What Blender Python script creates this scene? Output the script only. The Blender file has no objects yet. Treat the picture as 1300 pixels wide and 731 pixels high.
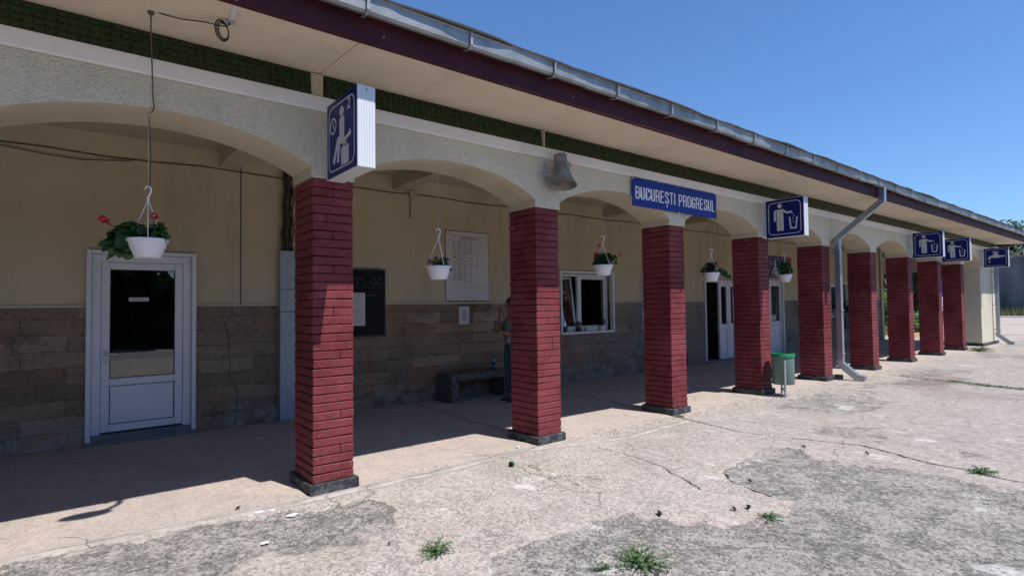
import bpy, bmesh, math, random
import numpy as np
from mathutils import Vector, Matrix
random.seed(7)
SC = bpy.context.scene
COL = SC.collection
R = math.radians

# ------------------------------------------------------------------ node helpers
def new_mat(name):
    m = bpy.data.materials.new(name); m.use_nodes = True
    nt = m.node_tree; nt.nodes.clear()
    out = nt.nodes.new('ShaderNodeOutputMaterial')
    b = nt.nodes.new('ShaderNodeBsdfPrincipled')
    nt.links.new(b.outputs[0], out.inputs[0])
    return m, nt, b, out
class N:
    """tiny wrapper for building node trees"""
    def __init__(s, nt): s.nt = nt
    def n(s, t, **kw):
        x = s.nt.nodes.new(t)
        for k, v in kw.items(): setattr(x, k, v)
        return x
    def l(s, a, b): s.nt.links.new(a, b)
    def pos(s, scale=(1, 1, 1)):
        tc = s.n('ShaderNodeTexCoord'); mp = s.n('ShaderNodeMapping')
        mp.inputs['Scale'].default_value = scale
        s.l(tc.outputs['Object'], mp.inputs['Vector']); return mp.outputs[0]
    def wpos(s):
        return s.n('ShaderNodeNewGeometry').outputs['Position']
    def noise(s, vec, scale, detail=4, rough=.6, dist=0):
        x = s.n('ShaderNodeTexNoise'); x.inputs['Scale'].default_value = scale
        x.inputs['Detail'].default_value = detail; x.inputs['Roughness'].default_value = rough
        x.inputs['Distortion'].default_value = dist
        s.l(vec, x.inputs['Vector']); return x.outputs['Fac']
    def vor(s, vec, scale, feature='F1', out='Distance'):
        x = s.n('ShaderNodeTexVoronoi', feature=feature); x.inputs['Scale'].default_value = scale
        s.l(vec, x.inputs['Vector']); return x.outputs[out]
    def ramp(s, fac, a, b, lo=0., hi=1.):
        x = s.n('ShaderNodeMapRange'); x.clamp = True
        x.inputs['From Min'].default_value = a; x.inputs['From Max'].default_value = b
        x.inputs['To Min'].default_value = lo; x.inputs['To Max'].default_value = hi
        s.l(fac, x.inputs['Value']); return x.outputs[0]
    def math(s, op, a, b=None, c=None):
        x = s.n('ShaderNodeMath', operation=op)
        for i, v in enumerate((a, b, c)):
            if v is None: continue
            if isinstance(v, (int, float)): x.inputs[i].default_value = v
            else: s.l(v, x.inputs[i])
        return x.outputs[0]
    def mix(s, fac, a, b, mode='MIX'):
        x = s.n('ShaderNodeMix', data_type='RGBA', blend_type=mode)
        if isinstance(fac, (int, float)): x.inputs[0].default_value = fac
        else: s.l(fac, x.inputs[0])
        for i, v in ((6, a), (7, b)):
            if isinstance(v, tuple): x.inputs[i].default_value = (*v, 1) if len(v) == 3 else v
            else: s.l(v, x.inputs[i])
        return x.outputs[2]
    def bump(s, h, strength=.5, dist=.01):
        x = s.n('ShaderNodeBump'); x.inputs['Strength'].default_value = strength
        x.inputs['Distance'].default_value = dist; s.l(h, x.inputs['Height']); return x.outputs[0]
    def attr(s, name):
        x = s.n('ShaderNodeAttribute'); x.attribute_name = name; return x.outputs['Fac']

def simple(name, col, rough=.6, metal=0., vary=.12, scale=6, bump=0., bscale=60, bdist=.004, spec=.5, col2=None):
    m, nt, b, o = new_mat(name); k = N(nt); p = k.pos()
    f = k.noise(p, scale, 5)
    c2 = col2 or tuple(min(1, c * (1 - vary * 2)) for c in col)
    c1 = tuple(min(1, c * (1 + vary)) for c in col)
    k.l(k.mix(k.ramp(f, .3, .7), c1, c2), b.inputs['Base Color'])
    b.inputs['Roughness'].default_value = rough; b.inputs['Metallic'].default_value = metal
    b.inputs['Specular IOR Level'].default_value = spec
    if bump: k.l(k.bump(k.noise(p, bscale, 4), bump, bdist), b.inputs['Normal'])
    return m

M = {}
def mats():
    # ---------------- painted brick
    m, nt, b, o = new_mat('brick_red_paint'); k = N(nt); p = k.wpos()
    f = k.noise(p, 9, 5); g = k.noise(p, 45, 4)
    c = k.mix(k.ramp(f, .3, .7), (.162, .032, .037), (.112, .022, .027))
    c = k.mix(k.ramp(k.noise(p, 1.3, 5, .7), .42, .60, 0, .8), c, (.235, .060, .068))       # faded areas
    gi = k.n('ShaderNodeNewGeometry'); c = k.mix(k.math('MULTIPLY', gi.outputs['Random Per Island'], .35), c, (.115, .020, .025))
    c = k.mix(k.ramp(k.noise(p, 5.5, 7, .8), .57, .68, 0, .6), c, (.10, .036, .040))
    c = k.mix(k.ramp(g, .56, .70, 0, .6), c, (.27, .11, .12))
    sep = k.n('ShaderNodeSeparateXYZ'); k.l(p, sep.inputs[0])
    low = k.ramp(sep.outputs[2], .5, .1)                 # scuffs and flaking near the foot
    sc = k.math('MULTIPLY', k.ramp(k.noise(p, 26, 6, .75), .56, .68), low)
    c = k.mix(k.math('MULTIPLY', sc, .55), c, (.34, .27, .26))
    scr = k.ramp(k.noise(p, 38, 6, .8), .66, .74)
    c = k.mix(k.math('MULTIPLY', scr, .35), c, (.30, .18, .19))
    k.l(c, b.inputs['Base Color']); b.inputs['Roughness'].default_value = .55; b.inputs['Specular IOR Level'].default_value = .12
    h = k.math('ADD', k.noise(p, 30, 5), k.math('MULTIPLY', k.noise(p, 140, 3), .4))
    k.l(k.bump(h, .55, .006), b.inputs['Normal']); M['brick'] = m
    m2 = simple('brick_joint', (.04, .008, .010), .8, bump=.4, spec=.1); M['joint'] = m2
    # ---------------- plinth
    m, nt, b, o = new_mat('plinth_black'); k = N(nt); p = k.wpos()
    f = k.noise(p, 14, 6, .7)
    c = k.mix(k.ramp(f, .45, .68), (.03, .034, .04), (.12, .13, .135))
    c = k.mix(k.ramp(k.noise(p, 60, 4, .7), .6, .75, 0, .5), c, (.24, .23, .21))
    k.l(c, b.inputs['Base Color']); b.inputs['Roughness'].default_value = .65; b.inputs['Specular IOR Level'].default_value = .15
    k.l(k.bump(k.noise(p, 35, 6), .6, .01), b.inputs['Normal']); M['plinth'] = m
    # ---------------- rough stucco of the arcade front
    m, nt, b, o = new_mat('rough_stucco'); k = N(nt); p = k.pos()
    big = k.noise(p, 1.1, 4); v = k.vor(p, 62); nn = k.noise(p, 85, 4, .7)
    c = k.mix(k.ramp(big, .35, .65), (.80, .755, .605), (.71, .67, .54))
    pit = k.ramp(k.noise(p, 48, 4, .7), .60, .72)
    c = k.mix(k.math('MULTIPLY', pit, .65), c, (.20, .185, .15))
    st = k.ramp(k.noise(k.pos((3, 3, .5)), 1.6, 5, .7), .55, .75, 0, .35)
    c = k.mix(st, c, (.36, .33, .27))
    k.l(c, b.inputs['Base Color']); b.inputs['Roughness'].default_value = .9; b.inputs['Specular IOR Level'].default_value = .12
    h = k.math('ADD', k.math('MULTIPLY', v, .9), nn)
    k.l(k.bump(h, 1., .016), b.inputs['Normal']); M['stucco'] = m
    # ---------------- smooth plaster walls
    def plaster(nm, c1, c2, stain=(.2, .17, .12), amt=.4, bs=.35):
        m, nt, b, o = new_mat(nm); k = N(nt); p = k.pos()
        c = k.mix(k.ramp(k.noise(p, .9, 5, .6), .35, .65), c1, c2)
        s = k.ramp(k.noise(k.pos((1.5, 1.5, .35)), 1.3, 6, .7), .52, .75, 0, amt)
        c = k.mix(s, c, stain)
        spots = k.ramp(k.vor(p, 5.5), .045, .025)
        keep = k.ramp(k.noise(p, 3.1, 2), .52, .56)
        c = k.mix(k.math('MULTIPLY', k.math('MULTIPLY', spots, keep), .55), c, (.10, .08, .06))
        k.l(c, b.inputs['Base Color']); b.inputs['Roughness'].default_value = .88; b.inputs['Specular IOR Level'].default_value = .12
        h = k.math('ADD', k.noise(p, 3, 3), k.math('MULTIPLY', k.noise(p, 60, 4), .12))
        k.l(k.bump(h, bs, .012), b.inputs['Normal']); return m
    M['wall'] = plaster('cream_wall_plaster', (.55, .475, .335), (.485, .415, .29))
    M['ceil'] = plaster('corridor_ceiling_plaster', (.50, .43, .32), (.44, .38, .28))
    M['arch'] = plaster('arch_plaster', (.55, .485, .37), (.50, .44, .33))
    M['soffit'] = plaster('soffit_plaster', (.66, .58, .455), (.62, .54, .42), amt=.25)
    M['pier'] = plaster('pale_yellow_plaster', (.56, .53, .43), (.50, .47, .38), stain=(.30, .27, .21), amt=.6)
    M['white_trim'] = plaster('white_trim_paint', (.80, .78, .77), (.72, .70, .69), stain=(.40, .39, .37), amt=.45, bs=.2)
    # ---------------- travertine wainscot
    m, nt, b, o = new_mat('travertine_cladding'); k = N(nt)
    tc = k.n('ShaderNodeTexCoord'); sp = k.n('ShaderNodeSeparateXYZ'); cb = k.n('ShaderNodeCombineXYZ')
    k.l(tc.outputs['Object'], sp.inputs[0]); k.l(sp.outputs[0], cb.inputs[0]); k.l(sp.outputs[2], cb.inputs[1])
    p = k.pos()
    wob = k.math('ADD', k.math('MULTIPLY', k.noise(p, 2.2, 4), .75), k.math('MULTIPLY', k.noise(p, 16, 5, .7), .25)); wy = k.math('MULTIPLY', k.math('SUBTRACT', wob, .5), .085)
    yy = k.math('ADD', sp.outputs[2], wy); cb2 = k.n('ShaderNodeCombineXYZ')
    k.l(k.math('ADD', sp.outputs[0], k.math('MULTIPLY', k.noise(p, 13, 5, .7), .05)), cb2.inputs[0]); k.l(yy, cb2.inputs[1])
    br = k.n('ShaderNodeTexBrick'); br.offset = .42; br.squash = .7; br.squash_frequency = 3
    for nme, v in (('Scale', 1.), ('Mortar Size', .0035), ('Brick Width', .66), ('Row Height', .182), ('Mortar Smooth', .25), ('Bias', -.1)):
        br.inputs[nme].default_value = v
    br.inputs['Color1'].default_value = (.20, .20, .20, 1); br.inputs['Color2'].default_value = (1, 1, 1, 1)
    br.inputs['Mortar'].default_value = (0, 0, 0, 1)
    k.l(cb2.outputs[0], br.inputs['Vector'])
    s1 = k.noise(k.pos((1, 1, 4.5)), 2.2, 7, .68); s2 = k.noise(p, 26, 6, .75)
    c = k.mix(k.ramp(s1, .3, .7), (.36, .26, .18), (.22, .17, .125))
    c = k.mix(k.math('MULTIPLY', k.ramp(br.outputs['Color'], .80, .94), .8), c, (.42, .34, .26))
    c = k.mix(k.math('MULTIPLY', k.ramp(br.outputs['Color'], .48, .30), .42), c, (.10, .068, .048))
    c = k.mix(k.ramp(k.noise(k.pos((1, 1, 3)), 1.1, 4), .52, .64, 0, .7), c, (.33, .165, .095))
    c = k.mix(k.ramp(k.noise(p, .45, 3), .46, .64, 0, .6), c, (.22, .18, .14))
    c = k.mix(k.ramp(sp.outputs[0], 4.5, 8.5, 0, .75), c, (.23, .22, .20))
    c = k.mix(k.ramp(s2, .52, .68, 0, .7), c, (.07, .055, .045))
    c = k.mix(k.ramp(k.noise(k.pos((1, 1, 2.4)), 11, 7, .8), .54, .66, 0, .5), c, (.33, .27, .21))
    c = k.mix(k.ramp(k.noise(p, 1.7, 6, .75), .52, .66, 0, .6), c, (.075, .062, .055))
    c = k.mix(k.ramp(k.noise(p, 7, 6, .75), .6, .78, 0, .45), c, (.36, .32, .26))
    foot = k.math('MULTIPLY', k.ramp(sp.outputs[2], .36, .22), k.ramp(k.noise(p, 4.2, 5, .7), .47, .58))
    c = k.mix(k.math('MULTIPLY', foot, .65), c, (.34, .33, .29))
    c = k.mix(k.math('MULTIPLY', br.outputs['Fac'], k.ramp(s1, .42, .62, .0, .8)), c, (.045, .037, .03))
    k.l(c, b.inputs['Base Color']); b.inputs['Roughness'].default_value = .8; b.inputs['Specular IOR Level'].default_value = .1
    h = k.math('ADD', k.math('MULTIPLY', s2, 1.1), k.math('MULTIPLY', br.outputs['Color'], .8))
    h = k.math('SUBTRACT', h, br.outputs['Fac'])
    h = k.math('ADD', h, k.math('MULTIPLY', s1, 1.2))
    k.l(k.bump(h, .9, .014), b.inputs['Normal']); M['stone'] = m
    # ---------------- green glazed tiles
    m, nt, b, o = new_mat('green_glazed_tile'); k = N(nt); p = k.pos()
    c = k.mix(k.ramp(k.noise(p, 14, 3), .35, .65), (.006, .026, .007), (.016, .050, .012))
    c = k.mix(k.ramp(k.noise(p, 1.8, 4), .45, .65, 0, .7), c, (.030, .028, .012))
    k.l(c, b.inputs['Base Color']); b.inputs['Roughness'].default_value = .2
    k.l(k.bump(k.noise(p, 60, 3), .25, .004), b.inputs['Normal']); M['tile'] = m
    # ---------------- fascia paint
    M['fascia'] = simple('maroon_fascia_paint', (.060, .014, .019), .6, vary=.16, scale=3, bump=.3, bscale=20, spec=.15)
    # ---------------- galvanised steel
    m, nt, b, o = new_mat('galvanised_steel'); k = N(nt); p = k.pos()
    c = k.mix(k.ramp(k.noise(p, 4, 5), .35, .65), (.33, .345, .355), (.22, .235, .24))
    c = k.mix(k.ramp(k.noise(k.pos((1, 1, 3)), 9, 6, .75), .55, .72, 0, .6), c, (.22, .22, .20))
    c = k.mix(k.ramp(k.noise(p, 1.3, 5, .7), .6, .75, 0, .6), c, (.21, .14, .09))
    k.l(c, b.inputs['Base Color']); b.inputs['Metallic'].default_value = .55; b.inputs['Roughness'].default_value = .48
    k.l(k.bump(k.noise(p, 14, 4), .4, .01), b.inputs['Normal']); M['galv'] = m
    M['pipe'] = simple('downpipe_steel', (.33, .37, .42), .38, .7, .08, 3, .2, 8, .01)
    M['duct'] = simple('duct_steel_paint', (.34, .39, .44), .5, .2, .08, 2, .2, 6, .01)
    M['pvc'] = simple('white_pvc', (.70, .73, .77), .32, 0, .05, 1.2)
    M['sill'] = simple('grey_sill', (.16, .17, .18), .6, bump=.3)
    M['dark_gap'] = simple('dark_rubber', (.015, .015, .017), .7)
    M['white_alu'] = simple('white_aluminium', (.60, .62, .66), .4, 0, .04, 2)
    M['blue'] = simple('sign_blue', (.005, .012, .125), .35, 0, .06, 3, spec=.2)
    M['blue2'] = simple('name_sign_blue', (.008, .026, .24), .38, 0, .06, 3, spec=.2)
    M['sign_white'] = simple('sign_lettering', (.74, .76, .80), .5, 0, .03)
    M['sign_grey'] = simple('sign_pictogram', (.52, .56, .58), .5, 0, .05, 20)
    M['pot'] = simple('white_plastic_pot', (.70, .70, .72), .4, 0, .04)
    M['wire'] = simple('grey_cord', (.38, .36, .33), .8)
    M['black'] = simple('black_cable', (.018, .017, .017), .6)
    M['brown_cable'] = simple('painted_cable', (.10, .075, .055), .8)
    M['horn'] = simple('weathered_horn_paint', (.26, .265, .26), .5, .3, .2, 9, .3, 40, col2=(.13, .115, .10))
    M['rust'] = simple('rust', (.22, .075, .03), .8, bump=.4)
    M['bin'] = simple('green_bin_paint', (.10, .165, .135), .42, .0, .2, 8, .25, 25, col2=(.13, .19, .17))
    M['bin_rim'] = simple('bright_green_rim', (.015, .20, .085), .4, 0, .1, 8)
    M['bin_post'] = simple('bin_post_steel', (.45, .48, .52), .4, .5, .1, 8)
    M['soil'] = simple('potting_soil', (.035, .025, .018), .95, bump=.5)
    M['red'] = simple('red_petals', (.62, .012, .022), .6, 0, .2, 40)
    M['bench'] = None
    m, nt, b, o = new_mat('washed_gravel_concrete'); k = N(nt); p = k.pos()
    v = k.vor(p, 42, out='Color'); bw = k.n('ShaderNodeRGBToBW'); k.l(v, bw.inputs[0])
    c = k.mix(k.ramp(bw.outputs[0], .3, .75), (.045, .048, .05), (.17, .175, .17))
    k.l(c, b.inputs['Base Color']); b.inputs['Roughness'].default_value = .8
    k.l(k.bump(k.vor(p, 42), .8, .01), b.inputs['Normal']); M['bench'] = m
    M['skin'] = simple('skin', (.27, .12, .08), .55, 0, .06, 8)
    M['hair'] = simple('dark_hair', (.018, .013, .011), .5, 0, .2, 60, .5, 90)
    M['shirt'] = simple('grey_shirt_cloth', (.22, .24, .26), .9, 0, .1, 12, .4, 30)
    M['jeans'] = simple('blue_trouser_cloth', (.05, .13, .19), .9, 0, .15, 14, .4, 30)
    M['shoe'] = simple('black_shoe', (.02, .02, .022), .5)
    M['sole'] = simple('pale_sole', (.5, .5, .5), .6)
    M['board'] = simple('black_notice_board', (.006, .008, .012), .4, spec=.15)
    M['chalk'] = simple('chalk_lettering', (.16, .19, .24), .9)
    M['paper'] = simple('white_paper', (.60, .59, .60), .7, 0, .04, 3)
    M['print'] = simple('grey_print', (.26, .26, .28), .8)
    M['print_red'] = simple('faded_red_print', (.42, .26, .26), .8)
    M['teal_print'] = simple('teal_print', (.18, .30, .30), .8)
    M['clay'] = simple('dark_planter', (.04, .04, .045), .6)
    M['curtain'] = simple('pale_curtain', (.26, .30, .31), .9, 0, .1, 4)
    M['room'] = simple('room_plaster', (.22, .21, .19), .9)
    M['trunk'] = simple('tree_bark', (.12, .085, .06), .9, 0, .25, 9, .8, 25, .02)
    M['roof'] = simple('grey_roof_sheet', (.10, .095, .09), .6, 0, .15, 2, .3, 15)
    m, nt, b, o = new_mat('far_grey_render'); k = N(nt); p = k.pos()
    c = k.mix(k.ramp(k.noise(k.pos((1, 1, .35)), .35, 6, .7), .4, .62), (.17, .185, .20), (.055, .065, .075))  # mottled between paler and darker grey in tall patches
    k.l(c, b.inputs['Base Color']); b.inputs['Roughness'].default_value = .9; M['far_wall'] = m
    # ---------------- glass
    m, nt, b, o = new_mat('window_glass'); k = N(nt)
    nt.nodes.remove(b)
    fr = k.n('ShaderNodeFresnel'); fr.inputs[0].default_value = 1.55
    tr = k.n('ShaderNodeBsdfTransparent'); tr.inputs[0].default_value = (.72, .76, .76, 1)
    gl = k.n('ShaderNodeBsdfGlossy'); gl.inputs['Roughness'].default_value = .0
    p = k.pos(); k.l(k.bump(k.noise(p, 2.5, 1), .02, .02), gl.inputs['Normal'])
    mx = k.n('ShaderNodeMixShader'); k.l(k.math('ADD', k.math('MULTIPLY', fr.outputs[0], 1.25), .03), mx.inputs[0])
    k.l(tr.outputs[0], mx.inputs[1]); k.l(gl.outputs[0], mx.inputs[2]); k.l(mx.outputs[0], o.inputs[0]); M['glass'] = m
    m, nt, b, o = new_mat('extra_reflective_glass'); k = N(nt); nt.nodes.remove(b)
    tr = k.n('ShaderNodeBsdfTransparent'); tr.inputs[0].default_value = (.6, .65, .66, 1); gl = k.n('ShaderNodeBsdfGlossy'); gl.inputs['Roughness'].default_value = .0
    mx = k.n('ShaderNodeMixShader'); mx.inputs[0].default_value = .38  # mirror share raised so the tilted sash returns more sky
    k.l(tr.outputs[0], mx.inputs[1]); k.l(gl.outputs[0], mx.inputs[2]); k.l(mx.outputs[0], o.inputs[0]); M['extra_reflective'] = m
    m, nt, b, o = new_mat('clear_plastic'); k = N(nt); nt.nodes.remove(b)
    tr = k.n('ShaderNodeBsdfTransparent'); tr.inputs[0].default_value = (.55, .62, .78, 1)
    gl = k.n('ShaderNodeBsdfGlossy'); gl.inputs['Roughness'].default_value = .08
    mx = k.n('ShaderNodeMixShader'); mx.inputs[0].default_value = .16
    k.l(tr.outputs[0], mx.inputs[1]); k.l(gl.outputs[0], mx.inputs[2]); k.l(mx.outputs[0], o.inputs[0]); M['clear'] = m
    # ---------------- leaves
    def leaf(nm, c1, c2, trans=.25):
        m, nt, b, o = new_mat(nm); k = N(nt); p = k.pos()
        oi = k.n('ShaderNodeObjectInfo')
        c = k.mix(k.ramp(k.noise(p, 3.0, 4, .7), .35, .65), c1, c2)
        k.l(c, b.inputs['Base Color']); b.inputs['Roughness'].default_value = .55
        t = k.n('ShaderNodeBsdfTranslucent'); k.l(c, t.inputs[0])
        mx = k.n('ShaderNodeMixShader'); mx.inputs[0].default_value = trans
        k.l(b.outputs[0], mx.inputs[1]); k.l(t.outputs[0], mx.inputs[2]); k.l(mx.outputs[0], o.inputs[0]); return m
    M['leaf'] = leaf('geranium_leaf', (.025, .085, .022), (.05, .13, .03))
    M['leaf_dark'] = leaf('dark_purple_leaf', (.035, .028, .025), (.06, .035, .035))
    M['leaf_house'] = leaf('house_plant_leaf', (.015, .035, .015), (.03, .055, .02))
    M['leaf_weed'] = leaf('weed_leaf', (.07, .15, .05), (.11, .19, .07))
    M['leaf_tree'] = leaf('tree_leaf', (.028, .058, .018), (.050, .085, .026))
    M['leaf_shrub'] = leaf('bright_shrub_leaf', (.07, .16, .025), (.10, .19, .035))
    M['grass'] = leaf('grass_blade', (.10, .15, .045), (.17, .16, .07))
    M['dry'] = leaf('dry_grass', (.30, .23, .10), (.22, .20, .08))

# ------------------------------------------------------------------ mesh helpers
class B:
    def __init__(s): s.v = []; s.f = []; s.m = []
    def add(s, vs, fs, mi=0):
        o = len(s.v); s.v += [tuple(v) for v in vs]
        s.f += [tuple(o + i for i in f) for f in fs]; s.m += [mi] * len(fs); return s
    def box(s, x0, x1, y0, y1, z0, z1, mi=0, c=0.):
        if x1 < x0: x0, x1 = x1, x0
        if y1 < y0: y0, y1 = y1, y0
        if z1 < z0: z0, z1 = z1, z0
        if c <= 0:
            vs = [(x, y, z) for z in (z0, z1) for y in (y0, y1) for x in (x0, x1)]
            return s.add(vs, [(0, 2, 3, 1), (4, 5, 7, 6), (0, 1, 5, 4), (2, 6, 7, 3), (0, 4, 6, 2), (1, 3, 7, 5)], mi)
        c = min(c, (x1 - x0) * .45, (y1 - y0) * .45, (z1 - z0) * .45)
        bm = bmesh.new(); bmesh.ops.create_cube(bm, size=1)
        for v in bm.verts:
            v.co = Vector(((x0 + x1) / 2 + v.co.x * (x1 - x0), (y0 + y1) / 2 + v.co.y * (y1 - y0), (z0 + z1) / 2 + v.co.z * (z1 - z0)))
        bmesh.ops.bevel(bm, geom=bm.edges[:], offset=c, segments=1, profile=.5, affect='EDGES')
        bm.verts.index_update()
        s.add([v.co[:] for v in bm.verts], [[v.index for v in f.verts] for f in bm.faces], mi); bm.free(); return s
    def poly(s, pts, mi=0): return s.add(pts, [tuple(range(len(pts)))], mi)
    def prism(s, pts, off, mi=0):
        """closed solid from a planar polygon pushed along off"""
        n = len(pts); off = Vector(off)
        a = [Vector(p) for p in pts]; b = [p + off for p in a]
        fs = [tuple(range(n))[::-1], tuple(range(n, 2 * n))] + [(i, (i + 1) % n, n + (i + 1) % n, n + i) for i in range(n)]
        return s.add([v[:] for v in a + b], fs, mi)
    def tube(s, path, r, n=8, mi=0, cap=True):
        P = [Vector(p) for p in path]; k = len(P)
        rr = r if isinstance(r, (list, tuple)) else [r] * k
        vs = []; up = None
        for i, p in enumerate(P):
            t = (P[min(i + 1, k - 1)] - P[max(i - 1, 0)]).normalized()
            if up is None:
                up = Vector((0, 0, 1)) if abs(t.z) < .9 else Vector((1, 0, 0))
            a = t.cross(up); a = a.normalized() if a.length > 1e-6 else Vector((1, 0, 0))
            b = a.cross(t).normalized(); up = b
            for j in range(n):
                q = 2 * math.pi * j / n
                vs.append((p + (a * math.cos(q) + b * math.sin(q)) * rr[i])[:])
        fs = [(i * n + j, i * n + (j + 1) % n, (i + 1) * n + (j + 1) % n, (i + 1) * n + j) for i in range(k - 1) for j in range(n)]
        if cap: fs += [tuple(range(n))[::-1], tuple((k - 1) * n + j for j in range(n))]
        return s.add(vs, fs, mi)
    def sqtube(s, path, hw, mi=0, side=(1, 0, 0)):
        """square section pipe, mitred, section aligned with side"""
        P = [Vector(p) for p in path]; k = len(P); a = Vector(side); vs = []
        for i, p in enumerate(P):
            d0 = (p - P[i - 1]).normalized() if i else None; d1 = (P[i + 1] - p).normalized() if i < k - 1 else None
            t = (d0 or d1) + (d1 or d0); t.normalize(); b = t.cross(a).normalized()
            sc = 1.0
            if d0 and d1: sc = 1 / max(.5, t.dot(d1))
            for u, w in ((-1, -1), (1, -1), (1, 1), (-1, 1)): vs.append((p + a * u * hw + b * w * hw * sc)[:])
        fs = [(i * 4 + j, i * 4 + (j + 1) % 4, (i + 1) * 4 + (j + 1) % 4, (i + 1) * 4 + j) for i in range(k - 1) for j in range(4)]
        fs += [(3, 2, 1, 0), tuple((k - 1) * 4 + j for j in range(4))]
        return s.add(vs, fs, mi)
    def lathe(s, prof, n=24, c=(0, 0, 0), mi=0, rot=None):
        vs = []; c = Vector(c)
        for r, z in prof:
            for j in range(n):
                q = 2 * math.pi * j / n; v = Vector((r * math.cos(q), r * math.sin(q), z))
                if rot is not None: v = rot @ v
                vs.append((c + v)[:])
        fs = [(i * n + j, i * n + (j + 1) % n, (i + 1) * n + (j + 1) % n, (i + 1) * n + j) for i in range(len(prof) - 1) for j in range(n)]
        return s.add(vs, fs, mi)
    def ball(s, c, r, n=8, k=6, mi=0, sq=(1, 1, 1)):
        pr = [(max(1e-4, math.sin(math.pi * i / k)), -math.cos(math.pi * i / k)) for i in range(k + 1)]
        vs = [(c[0] + r * sq[0] * a * math.cos(2 * math.pi * j / n), c[1] + r * sq[1] * a * math.sin(2 * math.pi * j / n), c[2] + r * sq[2] * z) for a, z in pr for j in range(n)]
        fs = [(i * n + j, i * n + (j + 1) % n, (i + 1) * n + (j + 1) % n, (i + 1) * n + j) for i in range(k) for j in range(n)]
        return s.add(vs, fs, mi)
    def build(s, name, mat, parent=None, smooth=False, loc=None, auto=None):
        me = bpy.data.meshes.new(name); me.from_pydata(s.v, [], s.f)
        ms = mat if isinstance(mat, (list, tuple)) else [mat]
        for q in ms: me.materials.append(M[q] if isinstance(q, str) else q)
        if len(ms) > 1: me.polygons.foreach_set('material_index', s.m)
        me.update()
        bm = bmesh.new(); bm.from_mesh(me); bmesh.ops.recalc_face_normals(bm, faces=bm.faces[:]); bm.to_mesh(me); bm.free()
        if smooth: me.polygons.foreach_set('use_smooth', [True] * len(me.polygons))
        if auto is not None:
            me.polygons.foreach_set('use_smooth', [True] * len(me.polygons))
            me.set_sharp_from_angle(angle=R(auto))
        o = bpy.data.objects.new(name, me); COL.objects.link(o)
        if parent is not None: o.parent = parent
        if loc is not None: o.location = loc
        return o
def tag(o, label=None, cat=None, group=None, kind=None):
    if label: o['label'] = label
    if cat: o['category'] = cat
    if group: o['group'] = group
    if kind: o['kind'] = kind
    return o
def thing(name, label, cat, loc=(0, 0, 0), rz=0, group=None):
    o = bpy.data.objects.new(name, None); COL.objects.link(o); o.location = loc; o.rotation_euler = (0, 0, rz)
    o.empty_display_size = .1
    return tag(o, label, cat, group)
def dup(root, loc, label=None, rz=None):
    def cp(o, par):
        c = o.copy(); COL.objects.link(c); c.parent = par
        for ch in list(kids.get(o.name, [])): cp(ch, c)
        return c
    kids = {}
    for q in list(COL.objects):
        if q.parent: kids.setdefault(q.parent.name, []).append(q)
    r = cp(root, None); r.location = loc
    if label: r['label'] = label
    if rz is not None: r.rotation_euler = (0, 0, rz)
    return r

# ------------------------------------------------------------------ numpy value noise
def vnoise(x, y, seed=0):
    xi = np.floor(x).astype(np.int64); yi = np.floor(y).astype(np.int64); xf = x - xi; yf = y - yi
    def h(a, b):
        n = (a * 374761393 + b * 668265263 + seed * 1274126177) & 0xffffffff
        n = ((n ^ (n >> 13)) * 1274126177) & 0xffffffff
        return ((n ^ (n >> 16)) & 0xffff) / 65535.
    u = xf * xf * (3 - 2 * xf); v = yf * yf * (3 - 2 * yf)
    return (h(xi, yi) * (1 - u) + h(xi + 1, yi) * u) * (1 - v) + (h(xi, yi + 1) * (1 - u) + h(xi + 1, yi + 1) * u) * v
def fbm(x, y, seed=0, o=4):
    s = 0; a = .5
    for i in range(o): s = s + a * vnoise(x * 2 ** i, y * 2 ** i, seed + i); a *= .5
    return s / (1 - .5 ** o)
def seg_dist(X, Y, poly, closed=False):
    D = np.full(X.shape, 1e3); pts = list(poly) + ([poly[0]] if closed else [])
    for (ax, ay), (bx, by) in zip(pts[:-1], pts[1:]):
        dx, dy = bx - ax, by - ay; L = dx * dx + dy * dy + 1e-12
        t = np.clip(((X - ax) * dx + (Y - ay) * dy) / L, 0, 1)
        D = np.minimum(D, np.hypot(X - ax - t * dx, Y - ay - t * dy))
    return D
def inside(X, Y, poly):
    I = np.zeros(X.shape, bool); n = len(poly)
    for i in range(n):
        ax, ay = poly[i]; bx, by = poly[(i + 1) % n]
        c = ((ay > Y) != (by > Y)) & (X < (bx - ax) * (Y - ay) / (by - ay + 1e-12) + ax); I ^= c
    return I

# ------------------------------------------------------------------ world layout
PX = [0.0, 2.4886, 4.9724, 7.4527, 9.9241, 12.4414, 14.9287, 17.4237, 19.7854]
PW, PD, PH = .3524, .479, 2.65
PE0, PE1 = 22.10, 24.30            # plastered end pier
XL = -7.6                          # left end of what is built
WY = 3.38                          # station wall
SUN = Vector((.25, -1., 1.92)).normalized()

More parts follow.
